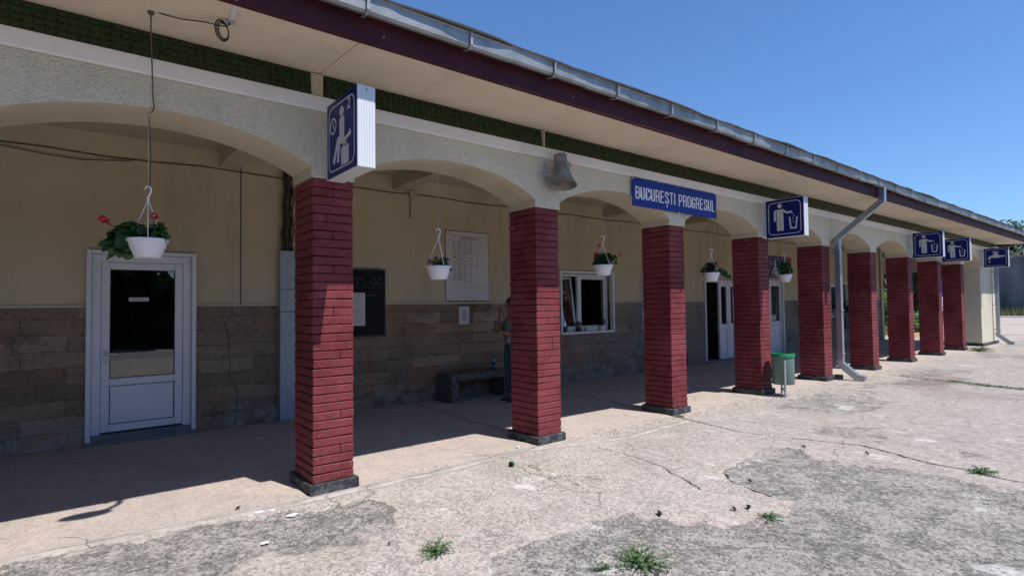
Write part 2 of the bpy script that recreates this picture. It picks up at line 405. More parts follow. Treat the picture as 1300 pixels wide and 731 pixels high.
CR_A = [(4.95, .0), (4.89, -0.24), (4.79, -0.67), (4.71, -1.19), (4.83, -1.5), (4.92, -1.79), (5.0, -2.06), (5.09, -2.27), (5.03, -2.52), (4.9, -2.76), (4.84, -2.97), (4.84, -3.24), (4.74, -3.46), (4.71, -3.66), (4.8, -4.4), (4.7, -5.5)]
CR_B = [(12.47, 0.0), (11.8, -0.51), (11.63, -1.04), (11.52, -1.57), (11.24, -2.15), (11.14, -2.69), (11.2, -4)]
CR_C = [(2.9, -0.52), (2.91, -0.94), (2.83, -1.39), (2.66, -1.75), (2.54, -1.98)]
CR_P = [(3.1, -1.89), (2.92, -2.09), (2.86, -2.28), (2.83, -2.41), (2.84, -2.53)]
CR_D = [(8.77, -2.26), (9.73, -2.16), (10.68, -2.26), (11.2, -2.2)]
CR_E = [(18.17, 0.07), (17.48, -0.61), (17.36, -1.13), (17.5, -2.2)]
CR_S = [(2.75, 3.37), (2.74, 2.83), (2.67, 1.5), (2.69, 1.0), (2.55, .2)]
CR_T = [(5.26, 3.37), (5.24, 1.91), (5.2, 1.42), (5.09, 0.85), (5.25, 0.4)]
CR_J = [(10.2, 3.37), (10.1, .9)]
CR_U = [(.33, -.07), (.55, -0.07), (0.92, -0.09), (1.56, -0.07), (2.28, -0.06)]
PATCH_B = [(3.1, -1.89), (3.29, -1.82), (3.7, -1.79), (4.05, -1.7), (4.37, -1.73), (4.47, -1.99), (4.28, -2.15), (4.24, -2.26), (4.29, -2.59), (4.3, -2.93), (4.43, -3.19), (4.4, -3.8), (4.2, -5), (2.5, -6), (1.0, -4.4), (-.2, -3.1), (.02, -2.25), (0.41, -1.91), (0.63, -1.86), (0.94, -1.88), (1.21, -1.92), (1.49, -1.92), (1.72, -1.91), (1.66, -2.07), (1.78, -2.22), (1.99, -2.4), (2.22, -2.63), (2.42, -2.67), (2.86, -2.62), (2.82, -2.51), (2.86, -2.28), (2.92, -2.09)]
PATCH_A = [(-3.5, .1), (-1.93, -.02), (-1.69, -0.02), (-1.36, -0.09), (-1.0, -0.1), (-0.6, -0.13), (-0.17, -0.29), (0.23, -0.39), (0.34, -0.44), (0.36, -0.75), (0.28, -1.04), (0.11, -1.13), (-0.02, -0.97), (-0.08, -1.17), (-0.36, -1.1), (-0.6, -0.94), (-0.72, -1.03), (-0.84, -1.3), (-1.6, -1.9), (-3.5, -2)]
def ground():
    def axis(a, b, fine0, fine1, f, lim):
        xs = list(np.arange(fine0, fine1, f)); s = f; x = fine1
        while x < b: xs.append(x); s = min(s * 1.045, lim * max(1, (x - fine1) / 12)); x += s
        xs.append(b); s = f; x = fine0 - f
        pre = []
        while x > a: pre.append(x); s *= 1.12; x -= s
        pre.append(a); return np.array(pre[::-1] + xs)
    xs = axis(-420, 700, -2.4, 5.6, .021, .25); ys = axis(-420, 420, -4.2, 1.2, .021, .12)
    X, Y = np.meshgrid(xs, ys); nx, ny = len(xs), len(ys)
    wx = (fbm(X * 3, Y * 3, 11) - .5) * .14; wy = (fbm(X * 3, Y * 3, 23) - .5) * .14
    wx2 = (fbm(X * 11, Y * 11, 31) - .5) * .05; wy2 = (fbm(X * 11, Y * 11, 37) - .5) * .05
    Xc = X + wx * .35 + wx2; Yc = Y + wy * .35 + wy2
    crack = np.full(X.shape, 9.)
    for pl, off in ((CR_A, 0), (CR_B, 0), (CR_C, .006), (CR_P, 0), (CR_D, .012), (CR_E, .0), (CR_S, .003), (CR_T, .003), (CR_J, .004), (CR_U, .009)):
        crack = np.minimum(crack, seg_dist(Xc, Yc, pl) + off)
    Xp, Yp = X + wx + wx2, Y + wy + wy2
    patch = np.full(X.shape, -9.)
    for pl in (PATCH_A, PATCH_B):
        d = seg_dist(Xp, Yp, pl, True); patch = np.maximum(patch, np.where(inside(Xp, Yp, pl), d, -d))
    # further weathered areas away from the camera
    far = (fbm(X * .55 + 3, Y * .9, 51, 4) - .62) * 1.2
    far = np.where((X > 5.3) & (Y < -.35), far, -9); patch = np.maximum(patch, far)
    seam = seg_dist(X + wx2, Y + wy2 + wy * .3, [(-8, -.02), (-1.9, .03), (-.4, -.09), (1, -.13), (2.3, -.07), (2.75, -.22), (3.5, -.42), (4.8, -.35)])
    sm = np.clip(patch / .05, 0, 1); sm = sm * sm * (3 - 2 * sm)
    Z = -.012 * sm + (fbm(X * 9, Y * 9, 71, 4) - .5) * .016 * sm + (fbm(X * 1.1, Y * 1.1, 77, 3) - .5) * .008
    Z -= .014 * np.clip(1 - crack / .022, 0, 1)
    Z -= .004 * np.clip(1 - np.abs(seam - .05) / .03, 0, 1)
    v = np.stack([X.ravel(), Y.ravel(), Z.ravel()], 1)
    i = np.arange(nx - 1)[None, :] + (np.arange(ny - 1) * nx)[:, None]; i = i.ravel()
    f = np.stack([i, i + 1, i + nx + 1, i + nx], 1)
    me = bpy.data.meshes.new('ground'); me.vertices.add(len(v)); me.vertices.foreach_set('co', v.ravel())
    me.loops.add(len(f) * 4); me.loops.foreach_set('vertex_index', f.ravel())
    me.polygons.add(len(f)); me.polygons.foreach_set('loop_start', np.arange(len(f)) * 4)
    me.polygons.foreach_set('loop_total', np.full(len(f), 4)); me.update(calc_edges=True); me.validate()
    me.polygons.foreach_set('use_smooth', [True] * len(f))
    hard = np.minimum(seg_dist(X, Y, CR_P + [(3.1, -1.89), (3.29, -1.82), (3.7, -1.79)][:0] ), seg_dist(X, Y, [(2.86, -2.28), (3.1, -1.89), (3.29, -1.82), (3.7, -1.79), (4.05, -1.7)]))
    for pl in ([(.6, -1.87), (1.2, -1.9), (1.72, -1.91), (1.75, -2.15)], [(.34, -.44), (.36, -.75), (.28, -1.04)]): hard = np.minimum(hard, seg_dist(X, Y, pl))
    for nm, a in (('crack', crack), ('patch', patch), ('seam', seam), ('hard', hard)):
        at = me.attributes.new(nm, 'FLOAT', 'POINT'); at.data.foreach_set('value', a.ravel().astype(np.float32))
    m, nt, b, o = new_mat('worn_concrete'); k = N(nt); p = k.pos()
    sp = k.n('ShaderNodeSeparateXYZ'); k.l(p, sp.inputs[0])
    pa, cr, se, hd = k.attr('patch'), k.attr('crack'), k.attr('seam'), k.attr('hard')
    n1 = k.noise(p, .8, 5, .6); n2 = k.noise(p, 4.5, 6, .7); n3 = k.noise(p, 34, 5, .75); n4 = k.noise(p, 150, 3, .7)
    c = k.mix(k.ramp(n1, .35, .65), (.45, .372, .328), (.375, .322, .292))
    c = k.mix(k.ramp(n2, .45, .75, 0, .6), c, (.265, .24, .22))
    pep = k.vor(p, 52, out='Color'); pb = k.n('ShaderNodeRGBToBW'); k.l(pep, pb.inputs[0]); pp2 = k.vor(p, 30, out='Color'); pb2 = k.n('ShaderNodeRGBToBW'); k.l(pp2, pb2.inputs[0])
    # grit: pale and dark grains, coarser away from the smooth corridor slab
    vc = k.vor(p, 120, out='Color'); bw = k.n('ShaderNodeRGBToBW'); k.l(vc, bw.inputs[0])
    vd = k.vor(p, 42, out='Color'); bd = k.n('ShaderNodeRGBToBW'); k.l(vd, bd.inputs[0])
    rough_y = k.ramp(sp.outputs[1], .1, -.35, .35, 1.)
    c = k.mix(k.math('MULTIPLY', k.ramp(bw.outputs[0], .64, .8, 0, .6), rough_y), c, (.56, .49, .44))
    c = k.mix(k.math('MULTIPLY', k.ramp(bw.outputs[0], .36, .2, 0, .62), rough_y), c, (.17, .15, .135))
    c = k.mix(k.math('MULTIPLY', k.ramp(bd.outputs[0], .80, .86, 0, .3), rough_y), c, (.60, .54, .50))
    c = k.mix(k.ramp(k.noise(p, 62, 4, .8), .58, .68, 0, .7), c, (.12, .105, .095))
    yd = k.ramp(sp.outputs[1], .12, -.12, .22, 1.); fx = k.ramp(sp.outputs[0], 1.5, 5.0)
    c = k.mix(k.math('MULTIPLY', k.ramp(pb.outputs[0], .42, .24, 0, .82), yd), c, (.15, .13, .118))
    c = k.mix(k.math('MULTIPLY', k.ramp(pb.outputs[0], .64, .78, 0, .68), yd), c, (.58, .52, .475))
    c = k.mix(k.math('MULTIPLY', k.math('MULTIPLY', k.ramp(pb2.outputs[0], .36, .22, 0, .7), yd), fx), c, (.15, .13, .118))
    c = k.mix(k.math('MULTIPLY', k.math('MULTIPLY', k.ramp(pb2.outputs[0], .70, .82, 0, .45), yd), fx), c, (.56, .50, .46))
    # pits of coarse aggregate breaking through
    pit = k.math('MULTIPLY', k.ramp(k.noise(p, 1.7, 5, .75), .50, .62), k.ramp(n3, .50, .62))
    c = k.mix(k.math('MULTIPLY', pit, .5), c, (.20, .175, .155))
    yard = k.ramp(sp.outputs[1], .0, -.3, 0, .42); c = k.mix(yard, c, k.mix(k.ramp(k.noise(p, 1.1, 6, .7), .38, .62), (.235, .21, .195), (.39, .345, .315)))
    # dusty rub lines along the platform
    mp = k.n('ShaderNodeMapping'); mp.inputs['Rotation'].default_value = (0, 0, R(14)); mp.inputs['Scale'].default_value = (1.15, .85, 1)
    tcs = k.n('ShaderNodeTexCoord'); k.l(tcs.outputs['Object'], mp.inputs[0]); sv = mp.outputs[0]
    st = k.noise(sv, 2.4, 7, .78); st2 = k.noise(sv, 9, 6, .8)
    outy = k.ramp(sp.outputs[1], -.15, -.8)
    c = k.mix(k.math('MULTIPLY', k.ramp(st, .55, .70, 0, .65), k.ramp(sp.outputs[1], .4, -.4, .35, 1.)), c, (.45, .42, .395))
    c = k.mix(k.math('MULTIPLY', k.ramp(st, .46, .32, 0, .6), outy), c, (.20, .19, .18))
    farx = k.ramp(sp.outputs[0], 3.2, 6.0)
    out_gray = k.math('MULTIPLY', farx, outy)
    c = k.mix(k.math('MULTIPLY', out_gray, .45), c, (.27, .25, .238))
    c = k.mix(k.math('MULTIPLY', k.ramp(st2, .52, .64, 0, .6), out_gray), c, (.42, .39, .37))
    c = k.mix(k.math('MULTIPLY', k.ramp(st2, .47, .36, 0, .6), out_gray), c, (.15, .14, .13))
    # smooth trowelled strip between the corridor slab and the yard
    smt = k.math('MULTIPLY', k.ramp(se, .13, .09), k.ramp(n2, .34, .44))
    c = k.mix(k.math('MULTIPLY', smt, .7), c, (.335, .30, .28))
    # worn grey patches with exposed stones
    edge = k.math('ADD', pa, k.math('MULTIPLY', k.math('SUBTRACT', n3, .5), .09))
    edge = k.math('ADD', edge, k.math('MULTIPLY', k.math('SUBTRACT', n2, .5), .10))
    soft = k.math('ADD', k.math('MULTIPLY', pa, .75), k.math('MULTIPLY', k.math('SUBTRACT', k.noise(p, 2.6, 8, .8), .53), .62))
    hs = k.ramp(hd, .06, .32); em = k.n('ShaderNodeMix'); k.l(hs, em.inputs[0]); k.l(edge, em.inputs[2]); k.l(soft, em.inputs[3])
    pm = k.math('MULTIPLY', k.ramp(em.outputs[0], -.004, .03), k.ramp(pa, -.22, -.10))
    edge = k.math('ADD', edge, k.math('MULTIPLY', hs, 5.))
    pc = k.mix(k.ramp(n3, .35, .7), (.135, .130, .122), (.235, .225, .21))
    big = k.noise(p, 2.1, 8, .8)
    pc = k.mix(k.ramp(big, .46, .54, 0, .9), pc, k.mix(k.ramp(n3, .4, .6), (.28, .255, .235), (.41, .375, .35)))
    pc = k.mix(k.ramp(st2, .54, .62, 0, .8), pc, (.40, .38, .36))
    pc = k.mix(k.ramp(k.noise(p, 17, 6, .8), .56, .62, 0, .7), pc, (.43, .405, .38))
    v3 = k.vor(p, 60, out='Color'); bw3 = k.n('ShaderNodeRGBToBW'); k.l(v3, bw3.inputs[0])
    pc = k.mix(k.ramp(bw3.outputs[0], .66, .78, 0, .65), pc, (.40, .375, .345))
    pc = k.mix(k.ramp(bw3.outputs[0], .36, .24, 0, .6), pc, (.07, .068, .064))
    pc = k.mix(k.ramp(n4, .58, .72, 0, .6), pc, (.06, .058, .054))
    c = k.mix(pm, c, pc)
    # scattered white lime bloom
    wb = k.math('MULTIPLY', k.ramp(k.noise(sv, 1.5, 7, .74), .585, .64), k.ramp(n3, .38, .52))
    c = k.mix(k.math('MULTIPLY', wb, k.ramp(sp.outputs[1], -.35, -.9, 0, .85)), c, (.56, .545, .54))
    # rim of broken mortar round the patches and the slab joint
    rim = k.math('MULTIPLY', k.ramp(k.math('ABSOLUTE', k.math('ADD', edge, .03)), .04, .012), k.ramp(n2, .50, .60))
    c = k.mix(k.math('MULTIPLY', rim, .6), c, (.45, .42, .39))
    drk = k.math('MULTIPLY', k.ramp(k.math('ABSOLUTE', k.math('SUBTRACT', edge, .008)), .010, .002), k.ramp(n1, .42, .56))
    c = k.mix(k.math('MULTIPLY', drk, .8), c, (.06, .055, .05))
    sj = k.math('MULTIPLY', k.ramp(k.math('ABSOLUTE', k.math('SUBTRACT', se, .02)), .03, .008), k.ramp(n2, .47, .56))
    c = k.mix(k.math('MULTIPLY', sj, .7), c, (.47, .44, .41))
    sd = k.math('MULTIPLY', k.ramp(k.math('ABSOLUTE', k.math('SUBTRACT', se, k.math('MULTIPLY', n2, .12))), .012, .003), k.ramp(n1, .45, .55))
    c = k.mix(k.math('MULTIPLY', sd, .65), c, (.10, .09, .08))
    # oil or rust stains far out
    rs = k.math('MULTIPLY', k.ramp(k.noise(p, .28, 3), .58, .64), k.ramp(sp.outputs[0], 8, 11))
    c = k.mix(k.math('MULTIPLY', rs, .45), c, (.15, .10, .09))
    vcr = k.n('ShaderNodeTexVoronoi', feature='DISTANCE_TO_EDGE'); vcr.inputs['Scale'].default_value = .85
    wv = k.n('ShaderNodeVectorMath', operation='ADD'); nz = k.n('ShaderNodeTexNoise'); nz.inputs['Scale'].default_value = 2.5; nz.inputs['Detail'].default_value = 6; k.l(p, nz.inputs[0])
    vs_ = k.n('ShaderNodeVectorMath', operation='SCALE'); vs_.inputs['Scale'].default_value = .35; k.l(nz.outputs['Color'], vs_.inputs[0]); k.l(p, wv.inputs[0]); k.l(vs_.outputs[0], wv.inputs[1]); k.l(wv.outputs[0], vcr.inputs['Vector'])
    hair = k.math('MULTIPLY', k.ramp(vcr.outputs['Distance'], .007, .002), k.math('MULTIPLY', k.ramp(n1, .5, .58), k.ramp(sp.outputs[1], .9, .6)))
    c = k.mix(k.math('MULTIPLY', hair, .75), c, (.10, .09, .08))
    # cracks
    cw = k.math('ADD', cr, k.math('MULTIPLY', k.math('SUBTRACT', n3, .5), .02))
    c = k.mix(k.ramp(cw, .028, .010, 0, .45), c, (.19, .17, .15))
    c = k.mix(k.ramp(cw, .015, .008), c, (.02, .018, .016))
    # bare earth behind the end of the station
    so = k.math('MULTIPLY', k.ramp(sp.outputs[0], 25.2, 26), k.ramp(k.math('SUBTRACT', sp.outputs[1], k.math('MULTIPLY', k.math('SUBTRACT', sp.outputs[0], 26.), .16)), 1.6, 2.2))
    c = k.mix(so, c, k.mix(k.ramp(n2, .4, .6), (.36, .24, .13), (.28, .21, .12)))
    k.l(c, b.inputs['Base Color']); b.inputs['Roughness'].default_value = .92
    b.inputs['Specular IOR Level'].default_value = .08
    h = k.math('ADD', k.math('MULTIPLY', n3, .5), k.math('MULTIPLY', n4, .5))
    h = k.math('ADD', h, k.math('MULTIPLY', k.math('MULTIPLY', k.noise(p, 40, 6, .8), pm), 2.2))
    h = k.math('SUBTRACT', h, k.math('MULTIPLY', k.ramp(cw, .02, .006), 3.))
    k.l(k.bump(h, .75, .009), b.inputs['Normal'])
    me.materials.append(m)
    ob = bpy.data.objects.new('ground', me); COL.objects.link(ob); ob['kind'] = 'structure'
    return ob

# ------------------------------------------------------------------ station building
def bricks(seed, parent, x0):
    rnd = random.Random(seed); b = B(); ji = .011
    z0 = .088; n = 35; pitch = (PH - z0) / n
    b.box(ji, PW - ji, ji, PD - ji, 0, PH + .01, 1)
    for r in range(n):
        za = z0 + r * pitch; zb = za + pitch - rnd.uniform(.0055, .0085)
        ys = [0, .24, PD] if r % 2 else [0, .118, .36, PD]
        for i in range(len(ys) - 1):
            jx0, jx1 = rnd.uniform(-.0035, .0035), rnd.uniform(-.0035, .0035)
            jy = rnd.uniform(-.003, .003); t = rnd.uniform(-.0022, .0022)
            ya = ys[i] + (jy if i == 0 else .0016); yb = ys[i + 1] - (jy if i == len(ys) - 2 else .0016)
            o = len(b.v)
            if i == 0 and rnd.random() < .14:
                xm = rnd.choice((.117, .176, .235)); b.box(jx0, xm - .0015, ya, yb, za, zb, 0, .0055); b.box(xm + .0015, PW + jx1, ya + rnd.uniform(-.002, .002), yb, za, zb, 0, .0055)
            else: b.box(jx0, PW + jx1, ya, yb, za, zb, 0, .0055)
            for q in range(o, len(b.v)):
                x, y, z = b.v[q]; b.v[q] = (x, y, z + t * (x / PW - .5) * 2 + rnd.uniform(-.0008, .0008))
    p = b.build('pillar', ['brick', 'joint'], parent, loc=(x0, 0, 0))
    e = .036; f = B(); f.box(-e, PW + e, -e, PD + e, -.05, .092 - .004, 0, .008)
    for i, (x, y, z) in enumerate(f.v): f.v[i] = (x + rnd.uniform(-.004, .004), y + rnd.uniform(-.004, .004), z + (rnd.uniform(-.005, .003) if z > 0 else 0))
    f.build('plinth', 'plinth', p)
    return p

def arch_z(u): return 2.735 + .255 * max(0., 1 - u * u) ** .85

def wall_with_holes(b, x0, x1, z0, z1, y0, y1, holes, mi=0):
    xs = sorted({x0, x1, *[h[0] for h in holes if x0 < h[0] < x1], *[h[1] for h in holes if x0 < h[1] < x1]})
    for a, c in zip(xs[:-1], xs[1:]):
        hs = sorted([(max(h[2], z0), min(h[3], z1)) for h in holes if h[0] < (a + c) / 2 < h[1] and h[2] < z1 and h[3] > z0])
        z = z0
        for p, q in hs:
            if p > z: b.box(a, c, y0, y1, z, p, mi)
            z = q
        if z < z1: b.box(a, c, y0, y1, z, z1, mi)

HOLES = [(-1.445, -.335, -.1, 2.255), (6.05, 7.65, .95, 2.235), (8.62, 10.2, .95, 2.235), (11.14, 12.75, -.1, 2.14),
         (13.9, 15.40, -.1, 2.19), (16.55, 17.9, .95, 2.21), (18.75, 20.32, 1.02, 2.21)]

def frame_rect(b, x0, x1, z0, z1, y0, y1, w, c=.004, wb=None):
    wb = w if wb is None else wb
    b.box(x0, x0 + w, y0, y1, z0, z1, 0, c); b.box(x1 - w, x1, y0, y1, z0, z1, 0, c)
    b.box(x0 + w, x1 - w, y0 + .001, y1 - .001, z1 - w, z1, 0, c)
    if wb > 0: b.box(x0 + w, x1 - w, y0 + .001, y1 - .001, z0, z0 + wb, 0, c)

def door_leaf(parent, x0, x1, z0, z1, y, glass_z, rail=.09, handle_left=True, label=None):
    lf = B(); frame_rect(lf, x0, x1, z0, z1, y, y + .06, rail, .006)
    lf.box(x0 + rail, x1 - rail, y + .001, y + .059, glass_z - rail, glass_z, 0, .006)
    o = lf.build('door_leaf', 'pvc', parent)
    if label: o['label'] = label
    B().box(x0 + rail - .002, x1 - rail + .002, y + .024, y + .034, glass_z - .002, z1 - rail + .002).build('pane', 'glass', o)
    g = B(); frame_rect(g, x0 + rail, x1 - rail, glass_z, z1 - rail, y + .014, y + .023, .008, 0); g.build('gasket', 'dark_gap', o)
    pn = B(); pn.box(x0 + rail + .008, x1 - rail - .008, y + .018, y + .04, z0 + rail + .008, glass_z - rail - .008, 0, .006); pn.build('panel', 'pvc', o)
    g = B(); frame_rect(g, x0 + rail, x1 - rail, z0 + rail, glass_z - rail, y + .026, y + .034, .008, 0); g.build('gasket', 'dark_gap', o)
    hx = x0 + rail * .5 if handle_left else x1 - rail * .5; sgn = 1 if handle_left else -1
    hz = 1.04
    h = B(); h.box(hx - .016, hx + .016, y - .012, y - .001, hz - .12, hz + .05, 0, .004)
    h.tube([(hx, y - .01, hz), (hx, y - .05, hz), (hx + sgn * .02, y - .06, hz), (hx + sgn * .12, y - .06, hz - .004)], .010, 8)
    h.build('handle', 'white_alu', o, auto=40)
    return o

def station():
    S = thing('station_building', 'long single storey railway station with red brick pillars, cream arches and travertine base', 'building')
    for i, x in enumerate([-4.98, -2.49] + PX): bricks(40 + i, S, x)
    # --- arcade wall with arches
    b = B(); y0, y1 = -.012, PD + .008; top = 3.215
    allp = [(-7.47, -7.12)] + [(x - .012, x + PW + .012) for x in [-4.98, -2.49] + PX] + [(PE0, PE1)]
    for xa, xb in allp: b.box(xa, xb, y0, y1, PH if xa < PE0 - .1 else 2.60, top)
    nseg = 30
    for (a0, a1), (c0, c1) in zip(allp[:-1], allp[1:]):
        xs = [a1 + (c0 - a1) * i / nseg for i in range(nseg + 1)]; cx = (a1 + c0) / 2; hw = (c0 - a1) / 2
        zs = [arch_z((x - cx) / hw) if abs((x - cx) / hw) < 1 else 2.735 for x in xs]; zs[0] = zs[-1] = 2.735
        vs = []; fs = []
        for x, z in zip(xs, zs): vs += [(x, y0, z), (x, y1, z), (x, y0, top), (x, y1, top)]
        for i in range(nseg):
            q = i * 4; fs += [(q, q + 4, q + 6, q + 2), (q + 1, q + 3, q + 7, q + 5)]
        b.add(vs, fs, 0); o = len(b.v)
        vs = []
        for x, z in zip(xs, zs): vs += [(x, y0, z), (x, y1, z)]
        b.add(vs, [(i * 2, i * 2 + 1, i * 2 + 3, i * 2 + 2) for i in range(nseg)], 1)
    ar = b.build('arcade_wall', ['stucco', 'arch'], S)
    # smooth cheeks of the impost blocks
    for xa, xb in allp[:-1]:
        ck = B(); ck.box(xa - .0025, xa + .01, y0 + .004, y1 - .004, PH, 2.733); ck.build('impost_plaster', 'arch', S)
        ck = B(); ck.box(xb - .01, xb + .0025, y0 + .004, y1 - .004, PH, 2.733); ck.build('impost_plaster', 'arch', S)
    # --- end pier
    b = B(); b.box(PE0, PE1, 0, PD, 0, 2.60); b.box(PE1 + .001, PE1 + .06, .06, WY + .3, 2.65, 3.215)
    b.build('end_pier', 'pier', S)
    b = B(); b.box(PE0 - .03, PE1 + .03, -.03, PD + .03, -.05, .10, 0, .01); b.build('pier_plinth', 'plinth', S)
    # --- cornice band, tile band
    b = B(); b.box(XL, PE1 + .1, -.045, PD, 3.218, 3.338, 0, .006); b.build('cornice_band', 'white_trim', S)
    b = B(); b.box(XL, PE1 + .1, .012, PD, 3.340, 3.60)
    b.build('tile_backing', 'plinth', S)
    b = B(); rnd = random.Random(3)
    tw, th = .0575, .0500
    nrow = 4; L = PE1 + .1 - XL
    gap = [(-.02, .085), (2.585, 2.60)]
    for r in range(nrow):
        zt = 3.343 + r * th
        for i in range(int(L / tw)):
            x = XL + i * tw
            if any(g0 < x + tw / 2 < g1 for g0, g1 in gap): continue
            y0_ = -.020 + .008 * r + rnd.uniform(-.002, .002); tl = rnd.uniform(-.0025, .0025); tz = rnd.uniform(-.001, .004)
            xa, xb, za, zb = x + .0014, x + tw - .0014, zt + .0012, zt + th - .0012
            ya, yb, yc, yd = y0_ + tl, y0_ - tl, y0_ - tl + tz, y0_ + tl + tz
            b.add([(xa, ya, za), (xb, yb, za), (xb, yc, zb), (xa, yd, zb), (xa, ya + .02, za), (xb, yb + .02, za), (xb, yc + .02, zb), (xa, yd + .02, zb)],
                  [(0, 1, 2, 3), (0, 4, 5, 1), (1, 5, 6, 2), (2, 6, 7, 3), (3, 7, 4, 0)], 0)
            ns = 7 if x < 9 else 4; cx_ = x + tw / 2; rr = tw * .46; arcp = [(cx_ + rr * math.cos(math.pi * j / ns), zt + .006 + .036 * math.sin(math.pi * j / ns)) for j in range(ns + 1)]
            inn = [(cx_ + (q[0] - cx_) * .80, zt + .006 + (q[1] - zt - .006) * .80) for q in arcp]
            yf = y0_ - .0075; yk = y0_ + .004; n1 = ns + 1
            vs = [(q[0], yk, q[1]) for q in arcp] + [(q[0], yf, q[1]) for q in inn]
            b.add(vs, [(j, j + 1, n1 + j + 1, n1 + j) for j in range(ns)] + [tuple(range(n1, 2 * n1))], 0)
    b.build('tile_band', 'tile', S)
    b = B(); b.box(-.018, .083, -.022, .011, 3.341, 3.535, 0, .004); b.build('expansion_joint', 'arch', S)
    b = B(); b.box(2.586, 2.602, -.05, .011, 3.341, 3.54); b.build('expansion_joint', 'arch', S)
    # --- soffit, fascia, roof
    def sheet(x0, x1, pts, th=.03):
        b = B(); b.prism([(x0, y, z) for y, z in pts], (x1 - x0, 0, 0)); return b
    XR = 24.8
    b = sheet(XL, .052, [(-.862, 3.492), (.03, 3.545), (.03, 3.60), (-.862, 3.55)])
    for q in (sheet(.060, 12.4, [(-.862, 3.492), (.03, 3.545), (.03, 3.60), (-.862, 3.55)]), sheet(12.407, XR, [(-.862, 3.492), (.03, 3.545), (.03, 3.60), (-.862, 3.55)])): b.add(q.v, q.f)
    b.build('soffit', 'soffit', S)
    b = B(); x = XL
    for e in (-4.6, -.9, 2.45, 6.3, 10.2, 14.4, 18.2, 21.6, XR):
        b.box(x, e - .003, -.902, -.864, 3.478, 3.70, 0, .003); x = e
    fb = b.build('fascia_board', 'fascia', S)
    b = B(); b.box(XR - .04, XR, -.86, WY, 3.60, 3.70); b.box(XR - .04, XR, -.86, .03, 3.478, 3.60)
    b.build('gable_board', 'fascia', S)
    for x in (.22, 2.2, 4.9): b = B(); b.ball((x, -.905, 3.56), .0045, 6, 4); b.build('fascia_nail', 'sign_white', S)
    b = B()          # roof sheeting with a ragged drip edge
    xs = np.arange(XL, XR + .05, .06); vs = []; fs = []
    for i, x in enumerate(xs):
        ye = -1.016 - .052 * float(vnoise(np.array(x * 2.1), np.array(.3), 5)) - .012 * float(vnoise(np.array(x * 9.), np.array(.3), 6))
        ze = 3.792 - .018 * float(vnoise(np.array(x * 3.3), np.array(.7), 8))
        vs += [(x, ye, ze), (x, -.6, 3.87), (x, 9, 5.7), (x, ye + .004, ze - .012), (x, -.6, 3.84)]
    for i in range(len(xs) - 1):
        q = i * 5; fs += [(q, q + 5, q + 6, q + 1), (q + 1, q + 6, q + 7, q + 2), (q, q + 3, q + 8, q + 5), (q + 3, q + 4, q + 9, q + 8)]
    b.add(vs, fs); rf = b.build('roof', 'roof', S)
    # gutter: open box section, sections lapped at straps
    b = B(); rnd = random.Random(5); x = XL
    while x < XR:
        e = min(XR, x + rnd.uniform(.86, .93)); dz = rnd.uniform(-.006, .006); dy = rnd.uniform(-.005, .005)
        prof = [(-.908, 3.775), (-.912, 3.690), (-.925, 3.668), (-.978, 3.655), (-.998, 3.672), (-1.004, 3.768), (-1.012, 3.776), (-1.000, 3.780), (-.990, 3.765), (-.986, 3.680), (-.925, 3.680), (-.916, 3.775)]
        b.prism([(x, y + dy, z + dz - .004) for y, z in prof], (e - x + .004, 0, 0)); x = e
    gu = b.build('gutter', 'galv', S)
    x = .05 - .9 * 8
    while x < XR:
        s_ = B(); xx = x + rnd.uniform(-.02, .02)
        s_.sqtube([(xx, -.90, 3.655), (xx, -.985, 3.640), (xx, -1.018, 3.665), (xx, -1.022, 3.785), (xx, -.98, 3.798)], .0045, 0, (1, 0, 0))
        for i, v in enumerate(s_.v): s_.v[i] = (xx + (v[0] - xx) * 2.6, v[1], v[2])
        s_.build('gutter_bracket', 'galv', gu); x += .9
    # --- downpipes
    def downpipe(x, xt, shoe=True):
        b = B(); p = [(xt, -.955, 3.69), (xt, -.95, 3.42), (x, -.125, 2.80), (x, -.125, .36)]
        b.sqtube(p, .049)
        if shoe: b.sqtube([(x, -.09, .40), (x + .01, -.12, .31), (x + .06, -.40, .055), (x + .07, -.52, .03)], .060)
        for zz in (2.5, 1.35, .5): b.box(x - .060, x + .060, -.186, -.064, zz, zz + .03, 0, .003); b.box(x - .012, x + .012, -.07, .005, zz + .005, zz + .025)
        o = b.build('downpipe', 'pipe', S); return o
    downpipe(10.36, 10.28); downpipe(23.72, 24.55)
    B().box(10.30, 10.48, -.115, .02, -.02, .09, 0, .01).build('pipe_footing', 'plinth', S)
    # --- corridor: back wall, wainscot, ceiling
    HB = [(a + .0, b_ - .0, c, d) for a, b_, c, d in HOLES]
    b = B(); wall_with_holes(b, XL, 23.5, 1.60, 3.66, WY, WY + .3, HB); b.build('plaster_wall', 'wall', S)
    doors = [h for h in HB if h[2] < 0]; cuts = [XL] + [q for h in doors for q in h[:2]] + [23.5]
    for xa, xb in zip(cuts[::2], cuts[1::2]):
        b = B(); wall_with_holes(b, xa, xb, -.05, 1.585, WY - .022, WY + .3, HB); b.build('stone_wainscot', 'stone', S)
    cuts = [XL] + [q for h in HOLES for q in (h[0] - .003, h[1] + .003)] + [23.5]
    for xa, xb in zip(cuts[::2], cuts[1::2]):
        if xb - xa > .15: b = B(); b.box(xa, xb, WY - .034, WY + .02, 1.586, 1.612); b.build('dado_rail', 'arch', S)
    b = B(); b.box(.185, .199, WY - .006, WY + .01, 1.613, 3.43); b.build('plaster_joint', 'brown_cable', S)
    ckp = [(.085, 1.58), (.09, 1.47), (-.005, 1.36), (.03, 1.22), (.055, 1.10), (.045, .95), (.065, .80), (.05, .66), (.135, .52), (.15, .38), (.14, .2), (.12, 0)]
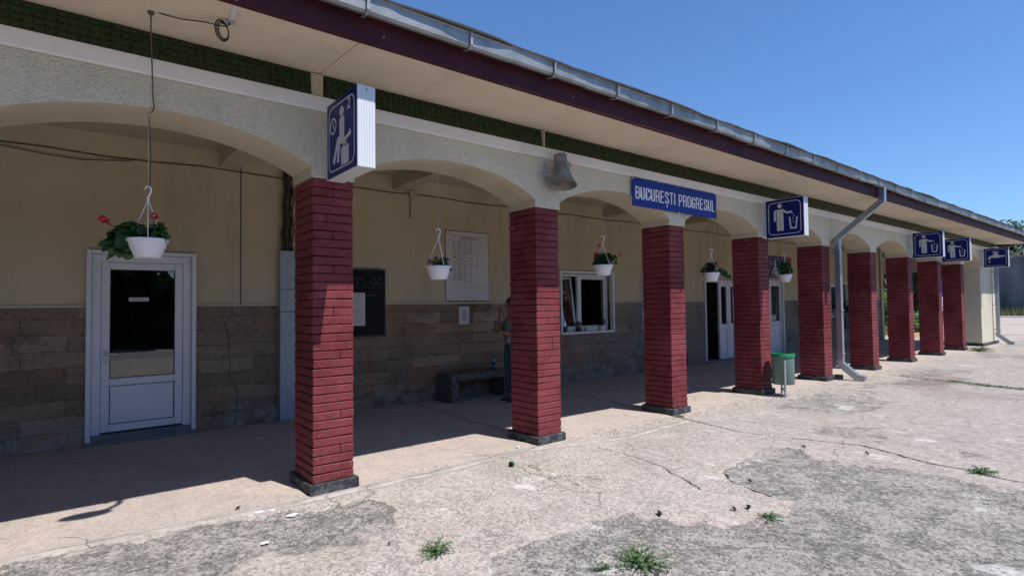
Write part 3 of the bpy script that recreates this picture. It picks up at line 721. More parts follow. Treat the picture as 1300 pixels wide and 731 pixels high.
    b = B(); b.tube([(x, WY - .0225, z) for x, z in ckp], .0045, 5); b.build('stone_crack', 'dark_gap', S)
    b = B(); b.box(XL, 24.2, PD + .01, WY + .28, 3.632, 3.70); b.build('ceiling', 'ceil', S)
    for i, x in enumerate([-4.98, -2.49] + PX + [22.1]):
        b = B(); xa, xb = x - .065, x + .165
        b.prism([(xa, PD + .009, 3.40), (xa, WY - .5, 3.44), (xa, WY + .0, 3.415), (xa, WY + .0, 3.64), (xa, PD + .009, 3.64)], (xb - xa, 0, 0))
        b.build('ceiling_beam', 'ceil', S)
    b = B(); b.box(23.5, 23.72, WY - .06, WY + .3, -.05, 3.63); b.build('corner_post', 'wall', S)
    B().box(XL, XL + .12, PD + .02, WY - .03, -.05, 3.63).build('light_block_wall', 'wall', S)  # added unseen wall across the open corridor end, keeps light out
    # dark rooms behind the wall
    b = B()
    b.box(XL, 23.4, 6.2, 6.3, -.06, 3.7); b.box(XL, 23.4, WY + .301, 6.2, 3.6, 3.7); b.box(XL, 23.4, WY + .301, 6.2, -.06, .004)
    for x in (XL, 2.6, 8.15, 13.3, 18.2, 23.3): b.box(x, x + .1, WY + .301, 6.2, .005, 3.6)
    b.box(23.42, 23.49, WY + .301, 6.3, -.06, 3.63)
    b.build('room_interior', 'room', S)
    # --- white door at the left
    D = B(); x0, x1, z1 = -1.445, -.335, 2.255
    D.box(x0, x0 + .048, WY - .055, WY + .06, .0, z1, 0, .004); D.box(x1 - .048, x1, WY - .055, WY + .06, .0, z1, 0, .004)
    D.box(x0 + .049, x1 - .049, WY - .054, WY + .06, z1 - .045, z1, 0, .004)
    d = D.build('door', 'pvc', S); d['label'] = 'white half glazed door with plain lower panel'
    f = B(); frame_rect(f, x0 + .05, x1 - .05, .105, z1 - .047, WY + .0, WY + .07, .088, .004, wb=0); f.build('door_frame', 'pvc', d)
    f = B(); f.box(x0 + .05, x1 - .05, WY - .03, WY + .1, .0, .104, 0, .003); f.box(x0 - .01, x1 + .01, WY - .10, WY - .031, -.03, .045, 0, .004); f.build('threshold', 'sill', d)
    door_leaf(d, -1.305, -.475, .125, 2.118, WY + .012, .745, .085)
    f = B(); f.box(-1.035, -.835, WY + .030, WY + .033, 1.655, 1.70); f.box(-1.015, -.86, WY + .0285, WY + .0298, 1.672, 1.684, 1)
    f.build('door_notice', ['white_alu', 'teal_print'], d)
    # --- windows
    def window(x0, x1, z0, z1, split=None, tilt=False, label=None):
        W = B(); frame_rect(W, x0, x1, z0, z1, WY - .045, WY + .05, .045, .004)
        w = W.build('window', 'pvc', S)
        if label: w['label'] = label
        f = B(); frame_rect(f, x0 + .047, x1 - .047, z0 + .047, z1 - .047, WY + .12, WY + .18, .055, .004)
        xm = split or (x0 + x1) / 2
        f.box(xm - .035, xm + .035, WY + .121, WY + .179, z0 + .1, z1 - .1, 0, .004); f.build('window_frame', 'pvc', w)
        s_ = B(); s_.box(x0 + .047, x1 - .047, WY + .05, WY + .119, z0 + .01, z0 + .03); s_.build('window_sill', 'pvc', w)
        for a, c, tl in ((x0 + .102, xm - .035, tilt), (xm + .035, x1 - .102, False)):
            g = B(); g.box(a, c, WY + .145, WY + .155, z0 + .102, z1 - .102)
            q = B(); frame_rect(q, a + .002, c - .002, z0 + .104, z1 - .104, WY + .135, WY + .175, .05, .004)
            if tl:   # bottom hung sash leaning into the room
                for bb in (g, q):
                    for i, v in enumerate(bb.v):
                        h_ = v[2] - (z0 + .104); bb.v[i] = (v[0], v[1] + .02 + h_ * .14, v[2])
            q = q.build('sash', 'pvc', w); g.build('pane', 'extra_reflective' if tl else 'glass', q)
        return w
    window(6.05, 7.65, .95, 2.235, 6.72, True, 'white window with its left sash tilted inwards')
    window(8.62, 10.2, .95, 2.235); window(16.55, 17.9, .95, 2.21); window(18.75, 20.32, 1.02, 2.21, 19.9)
    b = B()
    for i in range(22):
        xx = 7.05 + i * .017; b.tube([(xx, WY + .50 + .02 * math.sin(i * 1.7), 1.0), (xx, WY + .50 + .02 * math.sin(i * 1.7 + .5), 2.3)], .014, 5)
    b.build('curtain', 'curtain', S)
    # --- double doors further along
    def ddoor(x0, x1, z1, leaves, label):
        D = B(); D.box(x0, x0 + .05, WY - .05, WY + .06, 0, z1, 0, .004); D.box(x1 - .05, x1, WY - .05, WY + .06, 0, z1, 0, .004); D.box(x0 + .051, x1 - .051, WY - .049, WY + .06, z1 - .05, z1, 0, .004)
        d = D.build('door', 'pvc', S); d['label'] = label
        f = B(); f.box(x0 - .02, x1 + .02, WY - .12, WY - .023, -.02, .05, 0, .005); f.box(x0 + .05, x1 - .05, WY - .02, WY + .2, -.02, .055); f.build('threshold', 'sill', d)
        for a, c in leaves: door_leaf(d, a, c, .06, z1 - .055, WY + .02, .98, .10, handle_left=False)
        return d
    d = ddoor(11.14, 12.75, 2.14, [(11.90, 12.36), (12.37, 12.69)], 'white double door with its left leaf standing open')
    lf = B(); lf.box(11.20, 11.25, WY + .07, WY + .70, .06, 2.08, 0, .006); lf.build('door_leaf', 'pvc', d)
    ddoor(13.9, 15.40, 2.19, [(13.96, 14.62), (14.63, 15.34)], 'closed white double door with narrow glass under blue sign')
    return S

# ------------------------------------------------------------------ pictograms
def stroke(pts, w, closed=False):
    """quads of a mitred polyline in 2D"""
    P = [Vector(p) for p in pts]; n = len(P); L = []; Rr = []
    for i in range(n):
        a = P[i - 1] if (i or closed) else None; c = P[(i + 1) % n] if (i < n - 1 or closed) else None
        d0 = (P[i] - a).normalized() if a is not None else (c - P[i]).normalized(); d1 = (c - P[i]).normalized() if c is not None else d0
        t = (d0 + d1); t = t.normalized() if t.length > 1e-6 else d1
        nn = Vector((-t.y, t.x)); s = min(2.2, 1 / max(.3, nn.dot(Vector((-d1.y, d1.x)))))
        L.append(P[i] + nn * w / 2 * s); Rr.append(P[i] - nn * w / 2 * s)
    m = n if closed else n - 1
    return [[L[i][:], Rr[i][:], Rr[(i + 1) % n][:], L[(i + 1) % n][:]] for i in range(m)]
def circle(cx, cy, r, n=20, ry=None): return [(cx + r * math.cos(2 * math.pi * i / n), cy + (ry or r) * math.sin(2 * math.pi * i / n)) for i in range(n)]
def rrect(x0, y0, x1, y1, r, n=6):
    o = []
    for cx, cy, a0 in ((x1 - r, y1 - r, 0), (x0 + r, y1 - r, 90), (x0 + r, y0 + r, 180), (x1 - r, y0 + r, 270)):
        o += [(cx + r * math.cos(R(a0 + 90 * i / n)), cy + r * math.sin(R(a0 + 90 * i / n))) for i in range(n + 1)]
    return o
def arc(cx, cy, rx, ry, a0, a1, n=7): return [(cx + rx * math.cos(R(a0 + (a1 - a0) * i / n)), cy + ry * math.sin(R(a0 + (a1 - a0) * i / n))) for i in range(n + 1)]

def pict_bin():
    P = []
    P.append(circle(.38, .83, .058, 18))
    P.append([(.30, .735), (.47, .735), (.475, .70), (.475, .18), (.455, .165), (.40, .165), (.392, .18), (.392, .42), (.380, .42), (.380, .18), (.365, .165), (.31, .165), (.295, .18), (.295, .735)])
    P.append([(.22, .68), (.24, .72), (.30, .735), (.30, .69), (.275, .67), (.275, .44), (.26, .425), (.235, .425), (.22, .44)])
    P += stroke([(.46, .715), (.56, .635), (.70, .64)], .05)
    P += [circle(.715, .585, .016, 8), circle(.75, .52, .016, 8), circle(.72, .46, .016, 8), circle(.735, .37, .016, 8)]
    P += stroke([(.635, .50), (.665, .21), (.80, .21), (.83, .50)], .038)
    return P
def pict_tap():
    P = []
    P += stroke([(.36, .79), (.62, .79)], .055); P.append([(.455, .79), (.525, .79), (.525, .70), (.455, .70)])
    P.append([(.40, .72), (.58, .72), (.60, .62), (.72, .60), (.86, .60), (.86, .53), (.70, .53), (.60, .48), (.42, .48), (.36, .50), (.30, .50), (.27, .46), (.27, .40), (.19, .40), (.19, .52), (.24, .59), (.34, .61), (.40, .63)])
    P.append([(.23, .35), (.265, .28), (.25, .235), (.21, .235), (.195, .28)])
    return P
def pict_wait():
    P = []
    P += stroke(circle(.22, .675, .10, 24), .022, True); P += stroke([(.22, .735), (.22, .67), (.265, .63)], .018)
    P.append(circle(.52, .80, .066, 18))
    P.append([(.46, .725), (.59, .725), (.61, .69), (.60, .50), (.60, .43), (.46, .43), (.45, .50), (.445, .69)])
    P += stroke([(.57, .475), (.40, .455), (.24, .17)], .07); P += stroke([(.53, .42), (.44, .42), (.39, .16)], .058)
    P += stroke([(.48, .40), (.56, .40), (.80, .455)], .045); P += stroke([(.78, .50), (.82, .44)], .03)
    P += [[(.50, .33), (.535, .33), (.535, .10), (.50, .10)], [(.55, .33), (.70, .33), (.70, .10), (.55, .10)], [(.715, .33), (.75, .33), (.75, .10), (.715, .10)]]
    P += stroke([(.575, .335), (.575, .37), (.67, .37), (.67, .335)], .022)
    P += stroke([(.72, .875), (.74, .90), (.775, .90), (.79, .875), (.785, .85), (.72, .785), (.795, .785)], .022)
    return P
def pict_seat():
    P = [circle(.45, .82, .07, 16), [(.38, .72), (.53, .72), (.55, .45), (.36, .45)]]
    P += stroke([(.48, .45), (.70, .42), (.74, .15)], .08); P += stroke([(.30, .70), (.28, .38), (.60, .36)], .04)
    return P

def place(b, polys, org, u, v, w, h, depth, mi=0):
    org, u, v = Vector(org), Vector(u), Vector(v); nrm = u.cross(v).normalized()
    for i, pl in enumerate(polys):
        pts = [(org + u * (p[0] * w) + v * (p[1] * h))[:] for p in pl]
        b.prism(pts, (nrm * (depth + (i % 17) * 7e-5))[:], mi)      # outward solid, never two faces in one plane

def box_sign(xl, label, pict, name, group=None, grey='sign_grey'):
    T = thing(name, label, 'sign', (xl, -.10, 2.61), 0, group)
    W, H, D = .62, .63, .145            # sticks out towards -y
    c = B(); c.box(0, D, -W, 0, 0, H, 0, .003)
    for i in range(6): c.box(.010 + i * .0215, .022 + i * .0215, -W - .0025, -W + .002, .004, H - .004, 0, .001)
    cs = c.build('casing', 'white_alu', T)
    for sx, nx in ((-.0035, -1), (D + .0005, 1)):
        f = B(); f.box(sx, sx + .003, -W + .006, -.004, .006, H - .006); fp = f.build('face_panel', 'blue', T)
        if nx < 0: org, u = (sx, -.004, .006), (0, -1, 0)
        else: org, u = (sx + .003, -W + .006, .006), (0, 1, 0)
        g = B(); place(g, stroke(rrect(.075, .075, .925, .925, .11), .016, True), org, u, (0, 0, 1), W - .01, H - .012, .0012)
        g.build('border', grey, fp)
        g = B(); place(g, pict, org, u, (0, 0, 1), W - .01, H - .012, .0015); g.build('pictogram', grey, fp)
    br = B()
    br.box(.03, D - .03, -.001, .055, .05, .09, 0, .003); br.box(.03, D - .03, -.001, .055, H - .10, H - .06, 0, .003); br.box(.02, D - .02, .056, .087, .02, H - .02, 0, .003)
    br.build('bracket', 'white_alu', T)
    b = B(); b.ball((D / 2, -W - .006, H - .03), .006, 6, 4); b.build('screw', 'rust', T)
    return T

# condensed capitals, unit height
def glyph(ch):
    w = .37; s = .098; h = s / 2; x0, x1, y0, y1 = h, w - h, h, 1 - h; r = .12
    def st(p, c=False): return stroke(p, s, c)
    if ch == 'B': return st([(x0, y0), (x0, y1), *arc(x1 - r, y1 - r, r, r, 90, 0), (x1, .60), (x1 - .05, .52), (x0, .52)]) + st([(x0, .52), (x1 - .05, .52), (x1, .44), *arc(x1 - r, y0 + r, r, r, 0, -90), (x0, y0)]), w
    if ch == 'U': return st([(x0, 1), (x0, y0 + r), *arc(x0 + r, y0 + r, r, r, 180, 270), *arc(x1 - r, y0 + r, r, r, 270, 360), (x1, 1)]), w
    if ch == 'C': return st([(x1, .66), (x1, y1 - r), *arc(x1 - r, y1 - r, r, r, 0, 90), *arc(x0 + r, y1 - r, r, r, 90, 180), (x0, y0 + r), *arc(x0 + r, y0 + r, r, r, 180, 270), *arc(x1 - r, y0 + r, r, r, 270, 360), (x1, .34)]), w
    if ch == 'G': return st([(x1, .68), (x1, y1 - r), *arc(x1 - r, y1 - r, r, r, 0, 90), *arc(x0 + r, y1 - r, r, r, 90, 180), (x0, y0 + r), *arc(x0 + r, y0 + r, r, r, 180, 270), *arc(x1 - r, y0 + r, r, r, 270, 360), (x1, .46), (x1 - .13, .46)]), w
    if ch == 'O': return st([*arc(x1 - r, y1 - r, r, r, 0, 90), *arc(x0 + r, y1 - r, r, r, 90, 180), *arc(x0 + r, y0 + r, r, r, 180, 270), *arc(x1 - r, y0 + r, r, r, 270, 360)], True), w
    if ch == 'R': return st([(x0, 0), (x0, y1), *arc(x1 - r, y1 - r, r, r, 90, 0), (x1, .56), (x1 - .06, .48), (x0, .48)]) + st([(x0 + .12, .49), (x1 - .02, .43), (x1 + .005, .36), (x1 + .01, 0)]), w
    if ch == 'P': return st([(x0, 0), (x0, y1), *arc(x1 - r, y1 - r, r, r, 90, 0), (x1, .54), (x1 - .06, .43), (x0, .43)]), w
    if ch == 'E': return st([(w - .04, y1), (x0, y1), (x0, y0), (w - .04, y0)]) + st([(x0, .51), (w - .08, .51)]), w - .02
    if ch in 'SȘ':
        g = st([(x1, .70), (x1, y1 - r), *arc(x1 - r, y1 - r, r, r, 0, 90), *arc(x0 + r, y1 - r, r, r, 90, 180), (x0, .70), (x0 + .04, .60), (x1 - .04, .42), (x1, .32), (x1, y0 + r), *arc(x1 - r, y0 + r, r, r, 0, -90), *arc(x0 + r, y0 + r, r, r, 270, 180), (x0, .31)])
        if ch == 'Ș': g += stroke([(.20, -.10), (.20, -.20), (.15, -.30)], .085)
        return g, w
    if ch == 'T': return st([(w / 2, 0), (w / 2, 1 - s)]) + st([(0, y1), (w, y1)]), w
    if ch == 'I': return st([(x0, 0), (x0, 1)]), s
    if ch == 'L': return st([(x0, 1), (x0, y0), (w - .05, y0)]), w - .05
    return [], .17

def name_sign():
    T = thing('station_name_sign', 'wide blue board reading BUCUREȘTI PROGRESUL above the third brick pillar', 'sign', (4.13, -.05, 2.83))
    W, H = 1.985, .375
    B().box(0, W, .0, .012, 0, H, 0, .002).build('board', 'blue2', T)
    txt = 'BUCUREȘTI PROGRESUL'; adv = 0; parts = []
    for ch in txt:
        g, w = glyph(ch); parts.append((adv, g)); adv += w + .098
    adv -= .098; hh = .166; k = 1.872 / adv; b = B()
    for wi, (a, g) in enumerate(parts):
        if txt[wi] == ' ': b.build('lettering', 'sign_white', T); b = B()
        for i, pl in enumerate(g):
            b.prism([(.058 + (a + p[0]) * k, -.0005, .098 + p[1] * hh) for p in pl], (0, -.0020 - i * 7e-5, 0))
    b.build('lettering', 'sign_white', T)
    b = B()
    for x, z in ((.01, H - .01), (.55, H + .004), (1.0, H + .004), (1.45, H + .004), (1.02, -.004), (1.975, H - .01)):
        b.box(x - .009, x + .009, -.004, .03, z - .012, z + .012, 0, .002)
    b.build('fixing_clip', 'white_alu', T)

# ------------------------------------------------------------------ plants
def leaf_mesh(b, c, r, nrm, mi=0, n=7, cup=.25, rnd=random):
    nrm = Vector(nrm).normalized(); a = nrm.orthogonal().normalized(); d = nrm.cross(a); c = Vector(c)
    ph = rnd.uniform(0, 6.28); vs = [(c - nrm * r * cup)[:]]
    for j in range(n):
        q = ph + 2 * math.pi * j / n; rr = r * (1 + .13 * math.sin(3 * q + ph)) * (.55 if j == 0 else 1)
        vs.append((c + (a * math.cos(q) + d * math.sin(q)) * rr + nrm * rnd.uniform(-.12, .12) * r)[:])
    b.add(vs, [(0, 1 + j, 1 + (j + 1) % n) for j in range(n)], mi)
def blade_leaf(b, base, tip, w, mi=0):
    p, q = Vector(base), Vector(tip); t = (q - p); s = t.cross(Vector((0, 0, 1))); s = (s.normalized() if s.length > 1e-5 else Vector((1, 0, 0))) * w
    m1 = p + t * .45 + Vector((0, 0, w * .6))
    b.add([p[:], (m1 + s)[:], q[:], (m1 - s)[:]], [(0, 1, 2), (0, 2, 3)], mi)

CAMR = Vector((math.cos(.674), -math.sin(.674), 0)); CAMF = Vector((math.sin(.674), math.cos(.674), 0))
def basket(x, label, clumps, flowers, seed, leafmat='leaf', rtop=.132, hoff=0, y=.24, second=None, ztop=2.99):
    rnd = random.Random(seed)
    z0 = 1.925 + hoff                 # underside of the pot
    T = thing('hanging_basket', label, 'hanging basket', (x, y, z0), 0, 'hanging flower baskets')
    b = B(); hp = .135
    b.lathe([(.001, 0), (.080, .0), (.084, .005), (.112, .075), (.122, hp - .022), (.131, hp - .02), (rtop, hp), (.122, hp), (.112, hp - .018), (.100, .07), (.001, .07)], 28)
    b.build('pot', 'pot', T, auto=35)
    b = B(); b.lathe([(.001, hp - .02), (.118, hp - .024)], 20); b.build('soil', 'soil', T)
    hz = 2.385 - z0 + hoff             # apex of the hangers
    b = B()
    for q in (25, 145, 265): b.tube([(.128 * math.cos(R(q)), .128 * math.sin(R(q)), hp - .012), (.004 * math.cos(R(q)), .004 * math.sin(R(q)), hz - .05)], .0034, 6)
    for q in (25, 145, 265): b.ball((.131 * math.cos(R(q)), .131 * math.sin(R(q)), hp - .008), .009, 6, 4)
    b.build('hanger', 'pot', T)
    hk = [CAMR * a + Vector((0, 0, c)) for a, c in ((0, hz - .06), (.001, hz - .02), (.014, hz + .005), (.022, hz + .03), (.014, hz + .055), (-.003, hz + .062), (-.018, hz + .052), (-.023, hz + .035))]
    b = B(); b.tube([v[:] for v in hk], [.009, .0075, .007, .007, .007, .0065, .006, .004], 8); b.build('hook', 'pot', T, smooth=True)
    b = B(); zt = ztop - z0; n = 14
    pth = [(rnd.uniform(-.003, .003), rnd.uniform(-.003, .003), hz + .058 + (zt - hz - .058) * i / n) for i in range(n + 1)]
    b.tube(pth, .0026, 5); b.build('cord', 'wire', T)
    mi_n = 2 if second else 1
    b = B(); st = B()
    for (r_, f_, z_, rad, cnt, lr, *m_) in clumps:
        c = CAMR * r_ + CAMF * f_ + Vector((0, 0, z_ + .012)); mi = m_[0] if m_ else 0; rad *= 1.18; lr *= 1.12
        for i in range(int(cnt * 1.3)):
            d = Vector((rnd.gauss(0, 1), rnd.gauss(0, 1), rnd.gauss(0, .8))); d.normalize()
            p = c + d * rad * rnd.uniform(.35, 1) ** .6
            nrm = (d + Vector((rnd.gauss(0, .4), rnd.gauss(0, .4), .9 + rnd.gauss(0, .3))))
            leaf_mesh(b, p, lr * rnd.uniform(.65, 1.15), nrm, mi, rnd=rnd)
            if i % 3 == 0: st.tube([(d.x * .05, d.y * .05, hp - .02), (p * .5 + Vector((0, 0, hp * .6)))[:], p[:]], .0022, 4)
    ms = [leafmat] + ([second] if second else [])
    pl = b.build('foliage', ms, T); st.build('stems', 'leaf', T)
    for (r_, f_, z_, rad) in flowers:
        c = CAMR * r_ + CAMF * f_ + Vector((0, 0, z_)); fb = B()
        fb.tube([(c.x * .3, c.y * .3, hp + .0), (c * .75 + Vector((0, 0, .01)))[:], (c - Vector((0, 0, rad * .5)))[:]], .0022, 5, 1)
        for i in range(26):
            d = Vector((rnd.gauss(0, 1), rnd.gauss(0, 1), rnd.gauss(0, 1))).normalized()
            leaf_mesh(fb, c + d * rad * .75, rad * .42, d, 0, 5, -.1, rnd)
        fb.build('flower_head', ['red', 'leaf'], T)
    return T

def baskets():
    basket(-1.155, 'white hanging basket of geranium in front of the left white door, leaves spilling left', [(-.14, 0, .135, .095, 60, .040), (-.20, .0, .10, .09, 46, .038), (-.06, 0, .16, .07, 30, .032), (.06, .0, .165, .065, 44, .030), (-.13, -.01, .02, .03, 5, .028), (0, .03, .15, .08, 26, .03)],
           [(-.325, 0, .285, .034), (.062, -.02, .30, .030), (-.30, .01, .275, .022)], 1, y=.10)
    basket(1.367, 'white hanging basket with a small sparse plant, in front of the white timetable', [(.055, 0, .165, .05, 26, .024), (-.05, 0, .155, .06, 18, .018), (.115, 0, .10, .025, 6, .02), (0, 0, .19, .05, 10, .016), (.165, 0, .22, .008, 3, .012)], [], 2, hoff=-.10)
    basket(3.86, 'white hanging basket with bushy red geranium in front of the tilted window', [(-.03, 0, .20, .085, 60, .030), (.05, 0, .22, .07, 40, .03), (.14, 0, .22, .04, 12, .024), (-.07, 0, .16, .05, 24, .03), (.17, 0, .16, .02, 5, .02)],
           [(-.045, 0, .395, .026), (-.095, -.02, .27, .042), (.225, 0, .275, .022)], 3)
    basket(6.41, 'white hanging basket with dark purple leaves and green trailing stems, before the open door', [(-.02, 0, .21, .075, 46, .028, 1), (.05, 0, .24, .05, 20, .026, 1), (-.10, 0, .16, .06, 26, .022), (.13, 0, .15, .06, 30, .022), (.20, 0, .12, .05, 22, .022), (.26, 0, .07, .045, 20, .022)],
           [], 4, second='leaf_dark', hoff=-.03)
    basket(8.88, 'white hanging basket with tall red geranium in front of the blue wall sign', [(.0, 0, .22, .085, 50, .030), (.02, 0, .32, .07, 40, .028), (-.06, 0, .27, .06, 24, .026), (.09, 0, .2, .06, 26, .028)],
           [(.045, -.02, .44, .036), (.10, -.01, .385, .03)], 5)

def weed(name, loc, label, rad, n, seed, mat='leaf_weed', h=.1, group='weeds growing through the concrete', cat='weed'):
    rnd = random.Random(seed); b = B()
    for i in range(n):
        a = rnd.uniform(0, 6.28); L = rad * rnd.uniform(.3, 1); hh = h * rnd.uniform(.2, 1) * (1.1 - .6 * L / rad)
        tip = Vector((math.cos(a) * L, math.sin(a) * L * .9, hh)); o = Vector((rnd.gauss(0, rad * .12), rnd.gauss(0, rad * .12), -.004))
        mid = o + (tip - o) * .5 + Vector((0, 0, hh * .35))
        b.tube([o[:], mid[:], (o + tip)[:]], .0018, 4)
        for t in range(8):
            s = .25 + .75 * t / 7; p = o + (mid - o) * min(1, s * 2) if s < .5 else mid + (o + tip - mid) * (s - .5) * 2
            d = Vector((rnd.gauss(0, 1), rnd.gauss(0, 1), rnd.uniform(.1, .9))).normalized() * rnd.uniform(.012, .026) * (rad / .14) ** .5
            blade_leaf(b, p[:], (p + d)[:], .0045 * (rad / .14) ** .5)
    o = b.build(name, mat, loc=loc); return tag(o, label, cat, group)

def small_stuff():
    weed('weed', (.24, -1.585, 0), 'leafy green weed on pale concrete in front of the nearest brick pillar', .15, 46, 1, h=.085)
    weed('weed', (1.09, -2.517, -.008), 'widest bright green weed on grey worn patch at the bottom of the photo', .20, 64, 2, h=.10)
    weed('weed', (.86, -2.40, -.008), 'low weed sprig left of the widest bright weed', .08, 16, 12, h=.05)
    weed('weed', (4.80, -3.372, 0), 'green weed tuft sitting on the long crack at right', .15, 50, 3, h=.07)
    weed('weed', (2.35, -2.66, 0), 'small faint weed on the edge of the large worn patch', .10, 22, 4, h=.05)
    weed('weed', (4.95, -.12, 0), 'small weed at the foot of the third brick pillar', .10, 18, 5, h=.04)
    weed('weed', (19.9, -.35, 0), 'weed at the foot of the last brick pillar', .42, 90, 6, h=.16)
    weed('gutter_plant', (21.7, -.98, 3.76), 'small plant growing out of the gutter at the far end', .22, 70, 8, 'leaf', h=.3, group=None, cat='plant')
    # grass along the far crack: nobody could count it
    rnd = random.Random(9); b = B()
    def along(poly, n, w, h):
        segs = list(zip(poly[:-1], poly[1:]))
        for i in range(n):
            (ax, ay), (bx, by) = rnd.choice(segs); t = rnd.random()
            x, y = ax + (bx - ax) * t + rnd.gauss(0, w), ay + (by - ay) * t + rnd.gauss(0, w)
            a = rnd.uniform(0, 6.28); hh = h * rnd.uniform(.3, 1)
            blade_leaf(b, (x, y, -.005), (x + math.cos(a) * hh * .8, y + math.sin(a) * hh * .8, hh), .005)
    along([(11.52, -1.57), (11.24, -2.15), (11.14, -2.69), (11.2, -3.4)], 700, .03, .055)
    along([(11.8, -.51), (11.63, -1.04), (11.52, -1.57)], 160, .02, .03)
    tag(b.build('grass', 'leaf_weed'), 'thin line of green grass growing along the far crack in the concrete', 'grass', kind='stuff')
    # crumpled green leaf
    b = B(); rnd = random.Random(4)
    for i in range(5): leaf_mesh(b, (rnd.gauss(0, .008), rnd.gauss(0, .008), .018 + rnd.uniform(0, .012)), .024, (rnd.gauss(0, 1), rnd.gauss(0, 1), .6), 0, 9, .4, rnd)
    tag(b.build('fallen_leaf', 'leaf', loc=(1.751, -.45, 0)), 'single fallen green leaf on concrete before the second pillar', 'leaf')
    # flakes of white paint
    for i, (x, y, s, lb) in enumerate([(-.45, -.12, .035, 'middle white paint flake left of the nearest pillar foot'), (-.36, -.15, .032, 'white paint flake closest to the nearest pillar of the left three'),
                                       (-.27, -.34, .042, 'largest white paint flake, in front of the nearest pillar foot'), (-.52, -.16, .02, 'smallest white paint flake, leftmost of the row'), (-.57, -.73, .03, 'white flake on the grey worn patch at lower left'),
                                       (2.22, .03, .022, 'small white pebble beside the second pillar plinth')]):
        rnd = random.Random(20 + i); n = 9
        pts = [(s * .8 * rnd.uniform(.45, 1.2) * math.cos(2 * math.pi * j / n) * 1.3, s * .8 * rnd.uniform(.45, 1.2) * math.sin(2 * math.pi * j / n), 0) for j in range(n)]
        b = B(); b.prism(pts, (0, 0, .004 if i < 5 else .025)); tag(b.build('paint_flake' if i < 5 else 'pebble', 'paper', loc=(x, y, .0)), lb, 'paint flake' if i < 5 else 'pebble', 'white flakes on the ground' if i < 5 else None)
    # twigs and dead leaves
    for i, (x, y, s, lb) in enumerate([(1.80, -2.12, .045, 'dead leaf at the upper tip of the grey worn patch'), (3.01, -2.16, .03, 'dark dead leaf left of the large patch crack'), (2.42, -2.47, .04, 'curled dead leaf on the white bloomed concrete'), (2.30, -2.42, .03, 'small dead leaf near the curled one on white bloom'),
                                       (4.52, -1.95, .035, 'dead leaf at the far edge of the large worn patch'), (4.72, -2.48, .035, 'dead leaf beside the long crack'), (-.56, .05, .025, 'small dark dead leaf left of the white paint flakes'), (.05, -1.30, .018, 'tiny dark dead leaf left of the leafy weed')]):
        rnd = random.Random(60 + i); b = B(); a = rnd.uniform(0, 3)
        for j in range(3):
            q = a + rnd.gauss(0, .5); d = Vector((math.cos(q), math.sin(q), 0)) * s
            blade_leaf(b, (-d + Vector((0, 0, .006 + j * .003)))[:], (d + Vector((0, 0, .012 + .008 * j)))[:], s * .35)
        tag(b.build('dead_leaf', 'soil', loc=(x, y, 0)), lb, 'dead leaf', 'dead leaves on the platform')

# ------------------------------------------------------------------ street furniture and fittings
def bin_():
    T = thing('litter_bin', 'green cylindrical litter bin hung between two steel posts beside the fourth pillar', 'litter bin', (7.68, -.25, 0), R(-38))
    b = B(); r = .172
    b.lathe([(.001, .195), (r * .97, .195), (r, .205), (r, .672), (r + .004, .676), (r + .004, .690), (r - .008, .690), (r - .010, .22), (.001, .215)], 36)
    b.build('body', 'bin', T, auto=40)
    b = B(); b.lathe([(r + .001, .640), (r + .012, .644), (r + .014, .690), (r + .008, .700), (r - .012, .700), (r - .014, .685)], 36); b.build('rim', 'bin_rim', T, auto=40)
    for s in (-1, 1):
        b = B(); x = s * .075 if s < 0 else .075
        yy = -.205 if s < 0 else .205
        b.tube([(x, yy, -.01), (x, yy, .60 if s < 0 else .56)], .019, 10); b.build('post', 'bin_post', T, auto=40)
        b = B(); b.tube([(x, yy, .50), (x * .8, s * .170, .50)], .011, 8); b.build('pivot', 'bin_post', T)
    b = B(); b.tube([(-.075, -.205, .10), (.075, .205, .10)], .014, 8); b.build('crossbar', 'bin_post', T, auto=40)

def bench():
    T = thing('bench', 'grey pebbled concrete bench against the stone wall beneath the timetable', 'bench', (3.16, 2.85, 0))
    W, D, H = 1.22, .46, .455
    b = B(); b.box(0, W, 0, D, H - .12, H, 0, .012); b.build('seat', 'bench', T)
    for x in (0.004, W - .144): b = B(); b.box(x, x + .14, .004, D - .004, -.01, H - .121, 0, .01); b.build('leg', 'bench', T)
    b = B(); b.lathe([(.001, 0), (.030, 0), (.033, .01), (.033, .13), (.030, .15), (.033, .17), (.013, .205), (.013, .215)], 18)
    bt = b.build('water_bottle', 'clear', loc=(4.10, 2.98, .456), smooth=True); tag(bt, 'clear plastic bottle with blue cap standing on the concrete bench', 'bottle')
    b = B(); b.lathe([(.001, .235), (.015, .235), (.015, .213), (.001, .213)], 14); b.build('bottle_cap', 'blue2', bt)
    b = B(); b.lathe([(.0338, .07), (.0338, .12)], 18); b.build('bottle_label', 'blue2', bt)

